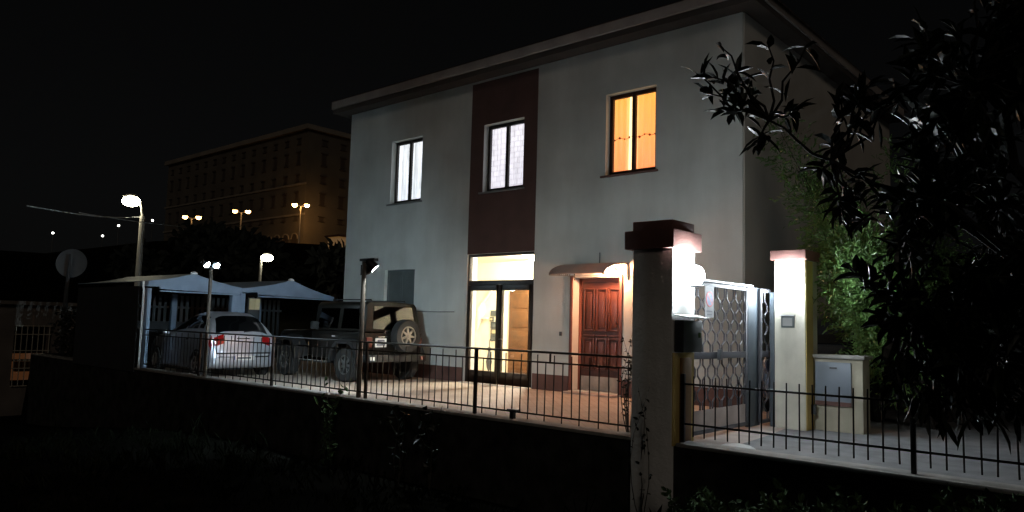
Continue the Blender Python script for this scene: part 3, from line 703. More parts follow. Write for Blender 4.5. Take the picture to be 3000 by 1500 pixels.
def rim(parent,c,ax,width,rimr,spokes,rimmat):
    m_=MB(); m_.lathe([(rimr*1.0,width*.44),(rimr*.88,width*.46),(rimr*.86,width*.30),(rimr*.98,width*.2)],c,ax,28)
    ref=Vector((0,0,1)) if abs(ax.z)<.5 else Vector((1,0,0))
    for k in range(spokes):
        a=2*PI*k/spokes+.1; d=Matrix.Rotation(a,3,ax)@ref; q=ax.cross(d)
        p0=c+ax*width*.42; w0,w1=rimr*.13,rimr*.085
        A=[p0+d*rimr*.18-q*w0,p0+d*rimr*.18+q*w0,p0+d*rimr*.9+q*w1-ax*.01,p0+d*rimr*.9-q*w1-ax*.01]
        m_.add([tuple(v) for v in A]+[tuple(v-ax*.03) for v in A],[(0,1,2,3),(7,6,5,4),(0,3,7,4),(1,5,6,2),(3,2,6,7),(0,4,5,1)])
    m_.lathe([(0,width*.47),(rimr*.16,width*.46),(rimr*.22,width*.40),(rimr*.22,width*.3)],c,ax,16)
    m_.build('rim',rimmat,parent,smooth=True,world=False)
    MB().lathe([(0,width*.10),(rimr*.95,width*.10)],c,ax,20).build('hub','black_trim',parent,world=False)
def hatchback(name,label,loc,rot,paint,scale=1,plate=True,sz=1,sx=1):
    t=thing(name,label,'car',loc,rot=(0,0,rot)); t.scale=(scale*sx,scale,scale*sz)
    st=[(0.0,.62,.50,.36,.48,.58),(-.03,.74,.62,.27,.54,.66),(-.07,.79,.68,.24,.66,.76),(-.10,.815,.69,.23,.80,.93),(-.145,.825,.67,.22,.93,1.03),(-.32,.832,.60,.21,.955,1.28),(-.50,.836,.55,.20,.965,1.43),(-.72,.84,.545,.19,.965,1.495),(-1.20,.845,.555,.18,.955,1.515),(-1.65,.845,.555,.18,.94,1.46),(-2.05,.845,.55,.18,.93,1.335),(-2.50,.845,.59,.18,.92,1.13),(-2.88,.84,.66,.18,.90,.98),(-3.35,.81,.62,.19,.83,.90),(-3.66,.76,.56,.22,.70,.78),(-3.80,.66,.48,.26,.56,.64),(-3.85,.50,.38,.34,.48,.54)]
    Sf,n=shell(st); nu=(n-1)*2; mb=MB()
    for sg in (-1,1):
        base=len(mb.v); nv=32
        for i in range(nu+1):
            for j in range(nv+1): mb.v.append(tuple(Sf(i/2,j/4,sg)))
        for i in range(nu):
            for j in range(nv):
                a=base+i*(nv+1)+j; mb.f.append((a,a+1,a+nv+2,a+nv+1))
    for u in (0,n-1):
        pts=[tuple(Sf(u,j/4,-1)) for j in range(33)]+[tuple(Sf(u,j/4,1)) for j in range(31,0,-1)]
        mb.add(pts,[tuple(range(len(pts)))])
    mb.build('body',paint,t,smooth=True,world=False,angle=50)
    # rear window follows the sloping back
    rw_=MB(); nn=8
    for sg in (-1,1):
        b0=len(rw_.v)
        for i in range(nn+1):
            for j in range(nn+1):
                u=4.12+(5.9-4.12)*i/nn; v=8-(1.95)*j/nn
                p=Sf(u,v,sg); rw_.v.append((p.x+.010,p.y,p.z+.006))
        for i in range(nn):
            for j in range(nn): a=b0+i*(nn+1)+j; rw_.f.append((a,a+1,a+nn+2,a+nn+1))
    rw_.build('rear_window','car_glass',t,smooth=True,world=False)
    MB().tube([(-.14,.05,1.045),(-.12,.02,1.05),(-.17,.40,1.09)],.011,6).build('rear_wiper','black_trim',t,world=False)
    for sg in (-1,1):
        patch(Sf,6.3,7.15,4.55,5.85,sg,.006,skew=.25).build('side_window','car_glass',t,smooth=True,world=False)
        patch(Sf,7.3,8.6,4.5,5.85,sg,.006).build('side_window','car_glass',t,smooth=True,world=False)
        patch(Sf,8.75,10.2,4.5,5.85,sg,.006,skew=-.5).build('side_window','car_glass',t,smooth=True,world=False)
        # tail lamp wraps the corner
        tl=patch(Sf,2.2,3.7,3.6,7.0,sg,.012,8,10); 
        tl.build('tail_lamp','red_lens',t,smooth=True,world=False)
        patch(Sf,13.0,14.2,4.6,5.8,sg,.01).build('headlight','lens_off',t,smooth=True,world=False)
        for wx in (-.68,-3.02):
            MB().lathe([(.0,.0),(.335,.0),(.335,.012),(0,.012)],(wx,sg*.842,.30),(0,sg,0),28).build('wheel_arch','black_trim',t,world=False)
            wheel(t,wx,sg*.80,.295,.18,sg,5,.19)
        MB().box(-1.30,-1.17,sg*.842,sg*.858,.84,.865).build('door_handle','black_trim',t,world=False)
        mr=MB(); mr.ball((-2.32,sg*.92,.98),.09,(.7,1,.75)); mr.build('mirror',paint,t,smooth=True,world=False)
    patch(Sf,11.1,11.95,6.6,8,1,.006).build('windscreen','car_glass',t,smooth=True,world=False); patch(Sf,11.1,11.95,6.6,8,-1,.006).build('windscreen','car_glass',t,smooth=True,world=False)
    MB().box(-.02,.022,-.66,.66,.545,.575).build('bumper_strip','black_trim',t,world=False,bevel=.006)
    pl=MB().box(.004,.016,-.26,.26,.40,.50).build('number_plate','plate_white',t,world=False)
    MB().box(.0165,.018,-.17,.17,.43,.47).build('plate_marks','plate_mark',pl,world=False)
    MB().box(.0165,.018,-.257,-.225,.405,.495).build('plate_band','sign_blue',pl,world=False)
    MB().box(-.10,-.082,-.16,.16,.885,.905).build('boot_handle','chrome',t,world=False)
    return t
hatchback('hatchback_car','silver hatchback with red tail lamps parked under the carport',(-16.22,9.17,0),0,'silver_paint',sx=.87)
hatchback('parked_car','dark blue car glimpsed behind the meter wall under the lit tree',(-4.47,16.35,0),R(90),'car_blue',1.05,sz=1.17)
def jeep(label,loc):
    t=thing('off_roader',label,'car',loc)
    B=lambda:MB()
    # tub with wheel arch cut-outs, drawn as a side profile
    def arch(cx,r,z0,a0=0,a1=180,n=10): return [(cx+r*math.cos(R(a0+(a1-a0)*k/n)),z0+r*math.sin(R(a0+(a1-a0)*k/n))) for k in range(n+1)]
    pr=[(0,.62),(0,1.12),(-2.02,1.12),(-2.02,.52)]+[(-1.05,.52)]+[(p[0],p[1]) for p in arch(-.56,.46,.46,180,0)][:]
    # profile in x,z ; extrude across y
    B().prism([(-.02,.58),(0,.70),(0,1.12),(-2.04,1.14),(-2.04,.50),(-1.05,.50)]+arch(-.56,.46,.48,175,10),'y',-.84,.84).build('body','jeep_paint',t,world=False,bevel=.02)
    B().prism([(-2.045,.52),(-2.045,1.14),(-3.55,1.10),(-3.68,1.04),(-3.70,.60),(-3.62,.55),(-3.45,.62)]+arch(-2.98,.45,.50,15,165)+[(-2.5,.52)],'y',-.66,.66).build('bonnet','jeep_paint',t,world=False,bevel=.03)
    # hard top with tumblehome
    top=[(-.815,1.142),(-.735,1.74),(-.67,1.81),(0,1.85),(.67,1.81),(.735,1.74),(.815,1.142)]
    h=B(); n=len(top)
    rear=[(-.01-.10*(z-1.142)/.69,y,z) for y,z in top]; front=[(-1.98-.0*(z-1.142),y,z) for y,z in top]
    h.add(rear+front,[tuple(range(n)),tuple(range(2*n-1,n-1,-1))]+[(i,(i+1)%n,n+(i+1)%n,n+i) for i in range(n)])
    h.build('hard_top','jeep_paint',t,world=False,bevel=.03)
    B().prism([(-.74,1.15),(-.66,1.70),(.66,1.70),(.74,1.15)],'x',-2.0,-1.985).build('windscreen','jeep_glass',t,world=False)
    for yy in (-.5,.5):
        rk=B(); rk.tube([(-.25,yy,1.83),(-.25,yy,1.87),(-1.7,yy,1.87),(-1.7,yy,1.83)],.016,6); rk.build('roof_rail','black_trim',t,world=False)
    # rear window
    def RP(y,z,o=.012): return (-.01-.10*(z-1.142)/.69+o,y,z)
    B().add([RP(-.62,1.20),RP(.64,1.20),RP(.57,1.72),RP(-.55,1.72),RP(-.62,1.20,.004),RP(.64,1.20,.004),RP(.57,1.72,.004),RP(-.55,1.72,.004)],[(0,1,2,3),(7,6,5,4),(0,4,5,1),(1,5,6,2),(2,6,7,3),(3,7,4,0)]).build('rear_window','jeep_glass',t,world=False)
    for sg in (-1,1):
        yw=lambda z: sg*(.815-(.080)*(z-1.142)/.598+.006)
        for x0,x1,s0 in ((-.22,-.92,0),(-1.06,-1.88,.10)):
            B().add([(x0,yw(1.2),1.2),(x1,yw(1.2),1.2),(x1+s0,yw(1.66),1.66),(x0,yw(1.66),1.66),(x0,yw(1.2)-sg*.006,1.2),(x1,yw(1.2)-sg*.006,1.2),(x1+s0,yw(1.66)-sg*.006,1.66),(x0,yw(1.66)-sg*.006,1.66)],[(0,1,2,3),(7,6,5,4),(0,4,5,1),(1,5,6,2),(2,6,7,3),(3,7,4,0)]).build('side_window','jeep_glass',t,world=False)
        # flares
        for cx,z0,wd in ((-.56,.48,.17),(-2.98,.50,.34)):
            fb=B(); A=arch(cx,.56,z0,0,180,12); I=arch(cx,.47,z0,0,180,12)
            y0=sg*(.845 if wd<.2 else .665); y1=y0+sg*wd
            vs=[];nA=len(A)
            for (o_,i_) in zip(A,I):
                o2=(o_[0]*1.0,min(o_[1],z0+.50)); i2=(i_[0],min(i_[1],z0+.43))
                vs+=[(o2[0],y0,o2[1]),(o2[0]*.98+cx*.02,y1,o2[1]-.05),(i2[0],y1,i2[1]-.05),(i2[0],y0,i2[1])]
            fs=[]
            for k in range(nA-1):
                for q in range(4): fs.append((k*4+q,k*4+(q+1)%4,(k+1)*4+(q+1)%4,(k+1)*4+q))
            fs+=[(0,1,2,3),((nA-1)*4+3,(nA-1)*4+2,(nA-1)*4+1,(nA-1)*4)]
            fb.add(vs,fs); fb.build('wheel_flare','jeep_flare',t,world=False,smooth=True,angle=40)
        for wx in (-.56,-2.98): wheel(t,wx,sg*.84,.385,.24,sg,7,.225,'alloy_shaded')
        stp=B().box(-1.12,-2.36,sg*.85,sg*.99,.395,.425).build('side_step','black_trim',t,world=False,bevel=.01)
        for k in range(8): B().box(-1.20-.145*k,-1.28-.145*k,sg*.87,sg*.995,.426,.432).build('tread_pad','alloy',stp,world=False)
        B().box(.0,.05,sg*.66,sg*.81,.80,1.02).build('tail_lamp','red_dark',t,world=False,bevel=.012)
        mr=B(); mr.box(-1.82,-1.72,sg*.86,sg*1.04,1.16,1.34); mr.build('mirror','black_trim',t,world=False,bevel=.02)
        B().box(-1.20,-1.06,sg*.842,sg*.865,1.0,1.03).build('door_handle','chrome',t,world=False)
        B().lathe([(0,0),(.10,0),(.10,.03),(0,.05)],(-3.70,sg*.46,.88),(-1,0,0),18).build('headlight','lens_off',t,world=False)
    B().box(.0,.17,-.88,.88,.47,.63).build('rear_bumper','black_trim',t,world=False,bevel=.025)
    B().box(-3.70,-3.88,-.78,.78,.47,.64).build('front_bumper','black_trim',t,world=False,bevel=.03)
    for k in range(7): B().box(-3.702,-3.71,-.30+k*.09,-.25+k*.09,.74,1.0).build('grille_slot','black_trim',t,world=False)
    for sg in (-1,1): B().box(.172,.185,sg*.68,sg*.80,.51,.59).build('reflector','plate_white' if sg<0 else 'red_dark',t,world=False)
    # spare wheel on the tailgate
    c=Vector((.02,.22,1.06)); ax=Vector((1,0,0))
    sp=MB().lathe([(0.1,.0),(.36,.02),(.385,.06),(.385,.20),(.36,.245),(.235,.25),(.225,.20),(.225,.1)],c,ax,30).build('spare_wheel','tyre',t,smooth=True,world=False)
    rim(sp,c+ax*.13,ax,.24,.225,7,'alloy_spare')
    # number plate to the left of the spare wheel
    np_=B().box(.012,.03,-.56,-.24,.80,1.0).build('number_plate','plate_white',t,world=False,bevel=.006)
    B().box(.0302,.0315,-.50,-.30,.925,.965).build('plate_marks','plate_mark',np_,world=False); B().box(.0302,.0315,-.52,-.28,.835,.875).build('plate_marks','plate_mark',np_,world=False)
    B().box(.012,.06,-.50,-.22,1.015,1.045).build('plate_lamp','chrome',t,world=False,bevel=.006)
    B().box(-.005,.03,-.30,-.22,1.10,1.16).build('tailgate_handle','chrome',t,world=False,bevel=.006)
    return t
jeep('dark off roader with its spare wheel on the tailgate parked against the house',(-13.47,11.33,0))
# ------------------------------------------------------------------ hut, dish, distant things
hut=thing('hut','low grey brown hut with a barred window glowing orange at the edge of the yard','hut',(-30.5,7.8,-2.1))
mb=MB(); 
def P(y,z,x): return (x,y,z)
wall_open(mb,4.0,11.5,-2.2,1.6,[(8.02,9.06,-1.10,.92)],-28.85,-.3,axis='x')
mb.quad((-28.85,4,-2.2),(-34,4,-2.2),(-34,4,1.6),(-28.85,4,1.6)); mb.quad((-28.85,11.5,-2.2),(-34,11.5,-2.2),(-34,11.5,1.6),(-28.85,11.5,1.6)); mb.quad((-34,4,-2.2),(-34,11.5,-2.2),(-34,11.5,1.6),(-34,4,1.6))
mb.build('wall','hut_wall',hut)
MB().box(-34.2,-28.65,3.8,11.7,1.602,1.72).build('roof','hut_wall',hut)
gw=MB()
for k in range(7): gw.box(-28.80,-28.775,8.04+k*.165,8.062+k*.165,-1.10,.92)
for z in (-1.08,-.5,.08,.62,.90): gw.box(-28.774,-28.755,8.0,9.08,z-.014,z+.014)
gr=gw.build('window_grille','grille',hut)
MB().box(-29.6,-29.58,8.0,9.1,-.95,-.05).build('lit_interior','hut_glow',hut)
MB().box(-29.2,-28.9,8.15,8.7,-.62,-.30).build('inner_shelf','oak_door',hut); MB().box(-29.2,-28.9,8.02,8.9,-.28,-.22).build('inner_shelf','grille',hut)
ds=thing('satellite_dish','grey satellite dish with a dark mast seen against the black sky','satellite dish',(-27.55,9.15,0))
nrm=Vector((.80,-.6,.05)).normalized(); dc=Vector((-27.55,9.15,3.02))
prof=[(.47*k/10,.08*(k/10)**2) for k in range(11)]; prof+= [(.48,.085)]
MB().lathe(prof,dc-nrm*.05,nrm,32).build('dish','dish_grey',ds,smooth=True)
MB().tube([dc+nrm*.30+Vector((0,0,-1.5)),dc+nrm*.26+Vector((0,0,-.55)),dc+nrm*.22+Vector((0,0,.28))],[.075,.065,.03],8).build('mast','mail_dark',ds,smooth=True)
MB().tube([dc+nrm*.30+Vector((0,0,-1.502)),dc+nrm*.30+Vector((0,0,-3.6))],.075,8).build('mast_foot','mail_dark',ds)
# street lamps
def street_lamp(label,base,h,arm,headdir,matn,pr,hs):
    b=Vector(base); t=thing('street_lamp',label,'street lamp',base,'street lamps beyond the carports')
    MB().tube([b,b+Vector((0,0,h*.5)),b+Vector((0,0,h))],[pr,pr*.85,pr*.7],10).build('pole','galv_pole',t,smooth=True)
    a=Vector(arm); tip=b+Vector((0,0,h))+a
    MB().tube([b+Vector((0,0,h-.1)),b+Vector((0,0,h))+a*.35+Vector((0,0,a.z*.25)),b+Vector((0,0,h))+a*.75+Vector((0,0,a.z*.15)),tip],pr*.28,8).build('arm','galv_pole',t,smooth=True)
    d=Vector(headdir).normalized()
    sc_=hs
    hd=MB().lathe([(0,-.02),(.10*sc_,.0),(.20*sc_,.15*sc_),(.17*sc_,.5*sc_),(.05*sc_,.62*sc_)],tip+Vector((0,0,.06)),d,14).build('lamp_head','galv_pole',t,smooth=True)
    MB().ball(tuple(tip+d*.27*sc_+Vector((0,0,-.12*sc_))),.40*sc_,(1,1,.62),n=16,m=10).build('lamp_glass',matn,hd,smooth=True)
    return t
street_lamp('tall concrete street lamp with a white glowing head and wires at its top',(-35.15,14.44,-.5),6.35,(-.10,-.22,.75),(-.25,-.7,0),'street_led',.16,.95)
street_lamp('shorter street lamp with a glowing white head above the second carport',(-47.5,27.7,-.1),5.55,(.05,.10,.22),(.3,.55,0),'street_led_far',.13,1.05)
cb=thing('overhead_cable','pair of pale overhead wires crossing the tall street lamp pole','cable',(-31,11,5))
def sag(a,b,s,n=14):
    a=Vector(a);b=Vector(b); return [a.lerp(b,k/n)+Vector((0,0,-s*math.sin(PI*k/n))) for k in range(n+1)]
MB().tube(sag((-22.5,6.3,4.15),(-35.15,14.3,5.78),.12),.019,5).build('wire','white_paint',cb); MB().tube(sag((-28.0,9.4,4.80),(-38.2,17.6,5.95),.05),.019,5).build('wire','white_paint',cb)
# palazzo on the hill
PXR,PXL,PY,PZ0,PZ1=-145.7,-215.8,95.0,16.4,44.2
pz=thing('palazzo','large dim palace with rows of windows and an arched base on the hill','palace',(-180,PY,PZ0))
mb=MB(); mb.quad((PXL,PY,PZ0-6),(PXR,PY,PZ0-6),(PXR,PY,PZ1),(PXL,PY,PZ1)); mb.quad((PXR,PY,PZ0-6),(PXR,PY+45,PZ0-6),(PXR,PY+45,PZ1),(PXR,PY,PZ1)); mb.quad((PXL,PY,PZ0-6),(PXL,PY+45,PZ0-6),(PXL,PY+45,PZ1),(PXL,PY,PZ1)); mb.quad((PXL,PY+45,PZ0-6),(PXR,PY+45,PZ0-6),(PXR,PY+45,PZ1),(PXL,PY+45,PZ1))
mb.build('wall','palazzo_wall',pz)
MB().box(PXL-.9,PXR+.9,PY-.9,PY+46,PZ1+.01,PZ1+1.1).build('cornice','palazzo_trim',pz)
MB().add([(PXL-.5,PY-.5,PZ1+1.11),(PXR+.5,PY-.5,PZ1+1.11),(PXR+.5,PY+45,PZ1+1.11),(PXL-.5,PY+45,PZ1+1.11),(PXL+12,PY+20,PZ1+3.2),(PXR-12,PY+20,PZ1+3.2)],[(0,1,5,4),(1,2,5),(2,3,4,5),(3,0,4)]).build('roof','roof_tile',pz)
for z in (31.6,24.6): MB().box(PXL-.3,PXR+.3,PY-.3,PY-.01,z,z+.45).build('string_course','palazzo_trim',pz)
wm=MB(); wm.box(-.62,.62,-.12,.10,0,2.2); W0=None
def pal_win(cx,z,face,zs=1):
    global W0
    if W0 is None:
        W0=MB().add([(-.65,-.02,0),(.65,-.02,0),(.65,-.02,2.3),(-.65,-.02,2.3)],[(0,1,2,3)]).box(-.85,.85,-.25,-.02,-.25,0).box(-.85,.85,-.30,-.02,2.3,2.55).build('window','palazzo_window',pz,world=False); o=W0
    else: o=W0.copy(); COL.objects.link(o)
    if face=='f': o.location=(cx+180,0,z-PZ0)
    else: o.location=(PXR+180,cx-PY,z-PZ0); o.rotation_euler=(0,0,R(90))
    o.scale=(1,1,zs)
for z,zs in ((41.2,.55),(36.6,1.15),(32.4,.7),(27.4,1.1),(23.6,.45)):
    for k in range(14): pal_win(PXR-3.4-k*4.9,z,'f',zs)
    for k in range(4): pal_win(PY+4.5+k*5.2,z,'s',zs)
# arched openings along the base
for k in range(5):
    cx=PXR-3.4-k*3.6; A=[(cx+1.15*math.cos(PI*q/10),19.3+1.15*math.sin(PI*q/10)) for q in range(11)]
    MB().prism(A+[(cx-1.15,15.5),(cx+1.15,15.5)],'y',PY-.04,PY-.01).build('arched_doorway','palazzo_window',pz)
    MB().prism([(cx+1.45*math.cos(PI*q/10),19.3+1.45*math.sin(PI*q/10)) for q in range(11)]+[(cx+1.15*math.cos(PI*q/10),19.3+1.15*math.sin(PI*q/10)) for q in range(10,-1,-1)],'y',PY-.2,PY-.01).build('arch_moulding','palazzo_trim',pz)
def twin_lamp(label,base,h,em_='sodium_dim'):
    b=Vector(base); t=thing('twin_street_lamp',label,'street lamp',base,'twin lamps in front of the palace')
    MB().tube([b,b+Vector((0,0,h))],[.16,.10],8).build('pole','galv_pole',t,smooth=True)
    dr=Vector((.72,.69,0)); c=b+Vector((0,0,h))
    MB().tube([c-dr*1.1+Vector((0,0,.25)),c,c+dr*1.1+Vector((0,0,.25))],.06,6).build('arm','galv_pole',t)
    for s_ in (-1,1):
        hd=MB().lathe([(.55,.0),(.45,.22),(.12,.34),(0,.35)],c+dr*(1.3*s_)+Vector((0,0,.42)),(0,0,1),14).build('lamp_head','galv_pole',t,smooth=True)
        MB().ball(tuple(c+dr*(1.3*s_)+Vector((0,0,.28))),(.50),(1,1,.8),n=14,m=10).build('lamp_glass',em_,hd,smooth=True)
    return t
twin_lamp('twin headed orange lamp at the far left end of the palace',(-144.5,68.8,14.5),5.9)
twin_lamp('twin headed orange lamp in front of the middle of the palace',(-140.3,76.9,15.0),7.3)
twin_lamp('twin headed orange lamp in front of the palace arches',(-139.5,90.0,16.4),8.9,'sodium')
kk=thing('kiosk','small warmly lit kiosk at the foot of the palace beside the house','kiosk',(-97.6,69.9,12.3))
MB().box(-99.2,-96.4,69.2,71.5,12.0,14.2).build('walls','kiosk_lit',kk); MB().box(-99.6,-96.0,68.8,71.9,14.21,14.45).build('roof','roof_tile',kk)
# distant lamp posts on the dark hillside
dp=None
for x,y,z,lbl in ((-238.9,73.8,23.5,'tiny distant lamp on the dark hillside, leftmost of the four'),(-234.9,85.6,23.7,'tiny distant lamp on the hillside straight above the satellite dish and lowest'),(-233.5,89.3,27.1,'tiny distant lamp just below the left end of the wires'),(-230.2,97.6,29.4,'tiny distant lamp on the hillside right of the tall street lamp pole')):
    if dp is None:
        dp=thing('distant_lamp',lbl,'street lamp',(x,y,z),'distant lamps on the hillside')
        MB().tube([(0,0,-7),(0,0,0)],.12,6).build('pole','mail_dark',dp,world=False); MB().ball((0,0,.2),.33,n=10,m=6).build('lamp_glass','far_bulb',dp,world=False,smooth=True)
    else:
        o=copy_tree(dp); o.location=(x,y,z); o['label']=lbl
# ------------------------------------------------------------------ vegetation
def leafquad(mb,p,d,up,L,W,fold=.25):
    d=d.normalized(); s=d.cross(up)
    if s.length<.01: s=Vector((1,0,0))
    s.normalize(); n=s.cross(d)
    a=p; m1=p+d*L*.35; m2=p+d*L*.7; t=p+d*L-n*L*.12
    k=len(mb.v)
    mb.v+=[tuple(a),tuple(m1+s*W*.5+n*W*fold),tuple(m2+s*W*.42+n*W*fold-n*L*.04),tuple(t),tuple(m2-s*W*.42+n*W*fold-n*L*.04),tuple(m1-s*W*.5+n*W*fold),tuple(m1),tuple(m2-n*L*.04)]
    mb.f+=[(k,k+1,k+6),(k+1,k+2,k+7,k+6),(k+2,k+3,k+7),(k,k+6,k+5),(k+6,k+7,k+4,k+5),(k+7,k+3,k+4)]
def rv(): 
    while True:
        v=Vector((random.uniform(-1,1),random.uniform(-1,1),random.uniform(-1,1)))
        if .05<v.length<1: return v.normalized()
# big dark broad-leaved tree in the garden at the right
lt=thing('loquat_tree','big dark tree with long drooping glossy leaves at the right of the street fence','tree',(-.95,6.1,-.6))
tb=MB(); base=Vector((-.38,6.35,-.8))
tb.tube([base,base+Vector((.03,-.05,.9)),base+Vector((-.05,-.1,1.8)),base+Vector((.02,-.1,2.7))],[.13,.11,.09,.06],10)
tips=[]
def limb(p,q,r0,r1,k=4,w=.12):
    pts=[p.lerp(q,i/k)+ (rv()*w*(q-p).length*.5 if 0<i<k else Vector((0,0,0))) for i in range(k+1)]
    tb.tube(pts,[r0+(r1-r0)*i/k for i in range(k+1)],6); return pts
cen=Vector((-.42,6.15,2.30))
tgt=[]
for i in range(430):
    d=rv(); q=cen+Vector((d.x*1.55,d.y*.95,d.z*1.95))*(random.uniform(.2,1)**.6)
    if q.z<.35: continue
    tgt.append(q)
for q in ((-2.95,6.0,3.62),(-2.72,6.0,3.40),(-2.45,6.0,3.78),(-2.15,6.05,3.75),(-2.2,6.0,3.2),(-2.55,6.0,2.95),(-2.05,6.0,2.65),(-1.85,6.0,3.35),(-2.85,6.02,3.3),(-1.75,6.0,2.25),(-1.95,6.1,2.95),(-1.3,5.9,.95),(-1.0,5.9,.85),(-1.45,5.9,1.1),(-.8,5.9,.9),(-1.6,5.95,1.45)): tgt.append(Vector(q))
big=[base+Vector((-.05,-.1,1.3+.25*k)) for k in range(7)]
lm=MB()
nodes=[]
tgt+=[Vector(q) for q in ((-3.15,6.0,3.72),(-3.05,6.0,3.5),(-2.9,6.0,3.9),(-2.75,6.02,3.6))]
for k in range(9):
    a=2*PI*k/9; q=cen+Vector((math.cos(a)*1.0,math.sin(a)*.5,random.uniform(-.9,1.1))); limb(big[k%7],q,.05,.025); nodes.append(q)
q=Vector((-1.95,6.0,2.75)); limb(big[5],q,.026,.014); nodes.append(q); q2=Vector((-2.45,6.0,3.15)); limb(q,q2,.014,.009); nodes.append(q2)
for q in tgt:
    nd=min(nodes,key=lambda n:(n-q).length); pts=limb(nd,q,.014,.006,4,.16)
    axis=(q-nd).normalized() if (q-nd).length>.01 else Vector((0,0,1))
    nl=random.randint(9,15)
    for i in range(nl):
        s_=random.uniform(.45,1.0); p=nd.lerp(q,s_)
        dd=(rv()*.9+axis*.5+Vector((0,0,-.35*(1-s_)-.1))).normalized()
        leafquad(lm,p,dd,Vector((0,0,1))+rv()*.5,random.choice((random.uniform(.07,.13),random.uniform(.13,.25),random.uniform(.16,.24))),random.uniform(.03,.085),random.uniform(.1,.5))
for i in range(40): # lowest drooping leaves
    p=Vector((random.uniform(-1.55,-.55),random.uniform(5.8,6.1),random.uniform(.85,1.25))); leafquad(lm,p,Vector((random.uniform(-.6,.6),0,-1)),rv(),random.uniform(.16,.30),random.uniform(.03,.06))
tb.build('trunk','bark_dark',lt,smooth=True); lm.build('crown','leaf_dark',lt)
# feathery tree lit by the lamp behind the cream pillar
def feathery(name,label,base,limbs,m_leaf,nleaf,L,W,clr,grp=None,bend=.2):
    t=thing(name,label,'tree',tuple(base),grp); b=Vector(base); tr=MB(); lf=MB()
    for (tip,r0) in limbs:
        tip=Vector(tip); n=7; pts=[]
        for i in range(n+1):
            s_=i/n; p=b.lerp(tip,s_); p+=Vector((0,0,bend*math.sin(PI*s_)))+ (rv()*.06 if 0<i<n else Vector((0,0,0))); pts.append(p)
        tr.tube(pts,[r0*(1-.85*i/n) for i in range(n+1)],7)
        for k in range(nleaf):
            s_=random.uniform(.35,1.02); i=min(int(s_*n),n-1); p=pts[i].lerp(pts[i+1],min(1,s_*n-i))
            cl=clr*(.4+.9*math.sin(PI*min(1,s_*.8+.1)))
            off=rv()*cl*(random.random()**.6)
            # twig spray: a few leaves along a short line
            d=(off.normalized()+Vector((0,0,.2))+rv()*.5).normalized()
            for q in range(4):
                leafquad(lf,p+off+d*.05*q,(d+rv()*.8),rv(),L*random.uniform(.6,1.2),W)
    tr.build('trunk','bark',t,smooth=True); lf.build('crown',m_leaf,t); return t
feathery('feathery_tree','small feathery green tree lit by the lamp behind the cream gate pillar',(-2.75,12.9,-.05),
  [((-3.8,11.65,2.2),.03),((-3.72,11.9,2.65),.03),((-3.45,11.35,2.35),.04),((-3.25,11.55,2.75),.04),((-3.05,11.3,2.1),.04),((-3.65,11.75,2.9),.04),((-4.55,13.6,4.2),.06),((-4.15,13.2,3.2),.05),((-3.75,12.9,2.6),.05),((-3.3,12.9,2.3),.05),((-4.35,13.4,2.75),.045),((-4.9,13.2,4.3),.03),((-4.6,13.1,3.7),.03),((-4.3,13.0,3.3),.03),((-5.25,13.3,5.1),.03),((-3.4,13.8,4.4),.05),((-2.7,13.4,3.3),.05),((-3.9,13.1,2.0),.04),((-2.9,13.0,2.5),.04)],'leaf_green',330,.11,.028,.50)
# dark hedge and trees at the back of the street
hg=MB()
for i in range(5200):
    p=Vector((random.uniform(-3.0,7.5),random.uniform(13.2,15.2),0)); p.z=random.uniform(.0,1.0)**.8*(2.6+.5*math.sin(p.x*1.3)+.3*math.sin(p.x*3.1))
    leafquad(hg,p,rv(),rv(),random.uniform(.12,.22),.08)
h_=thing('hedge','tall dark hedge along the far side of the street behind the big tree','hedge',(2.2,14.2,0)); hg.build('foliage','leaf_hill',h_)
hs_=MB()
for k in range(16): x=-2.8+k*.65; hs_.tube([(x,14.2,-.1),(x+.1,14.2,1.1),(x-.05,14.1,2.0)],[.05,.035,.015],6)
hs_.build('stems','bark',h_)
# clump of trees on the hillside and by the palace
def far_tree(label,c,rx,rz,zb,n,grp):
    t=thing('hill_tree',label,'tree',(c[0],c[1],zb),grp); cr=MB(); c=Vector(c)
    lob=[(c+Vector((rv().x*rx*.55,rv().y*rx*.55,rv().z*rz*.45)),random.uniform(.45,.7)) for _ in range(9)]+[(c,.75)]
    for i in range(n):
        q,s_=random.choice(lob); d=rv(); p=q+Vector((d.x*rx*s_,d.y*rx*s_,d.z*rz*s_))*random.uniform(.55,1)
        leafquad(cr,p,rv(),rv(),random.uniform(.7,1.4),random.uniform(.4,.7))
    tr=MB(); tr.tube([(c.x,c.y,zb-1),(c.x+.2,c.y,(zb+c.z)/2),(c.x,c.y,c.z)],[.4,.3,.12],8)
    for k in range(5): d=rv(); tr.tube([(c.x,c.y,(zb+c.z)/2),c+Vector((d.x*rx*.6,d.y*rx*.6,d.z*rz*.4))],[.16,.05],6)
    tr.build('trunk','bark',t,smooth=True); cr.build('crown','leaf_hill',t); return t
far_tree('broad black tree crown below the middle twin lamp',(-62.5,31.5,6.7),3.0,2.6,1.5,900,'trees on the hillside')
far_tree('broad black tree crown below and right of the middle twin lamp',(-60.5,34.4,6.3),2.6,2.3,1.5,800,'trees on the hillside')
far_tree('dark tree in front of the left end of the palace',(-66,28.0,5.2),2.6,2.2,1.2,700,'trees on the hillside')
far_tree('dark tree beside the left wall of the house below the kiosk',(-50.0,35.6,5.2),1.7,2.0,1.2,600,'trees on the hillside')
far_tree('dark tree behind the lower street lamp',(-75.0,46.5,5.9),3.0,2.3,2.0,700,'trees on the hillside')
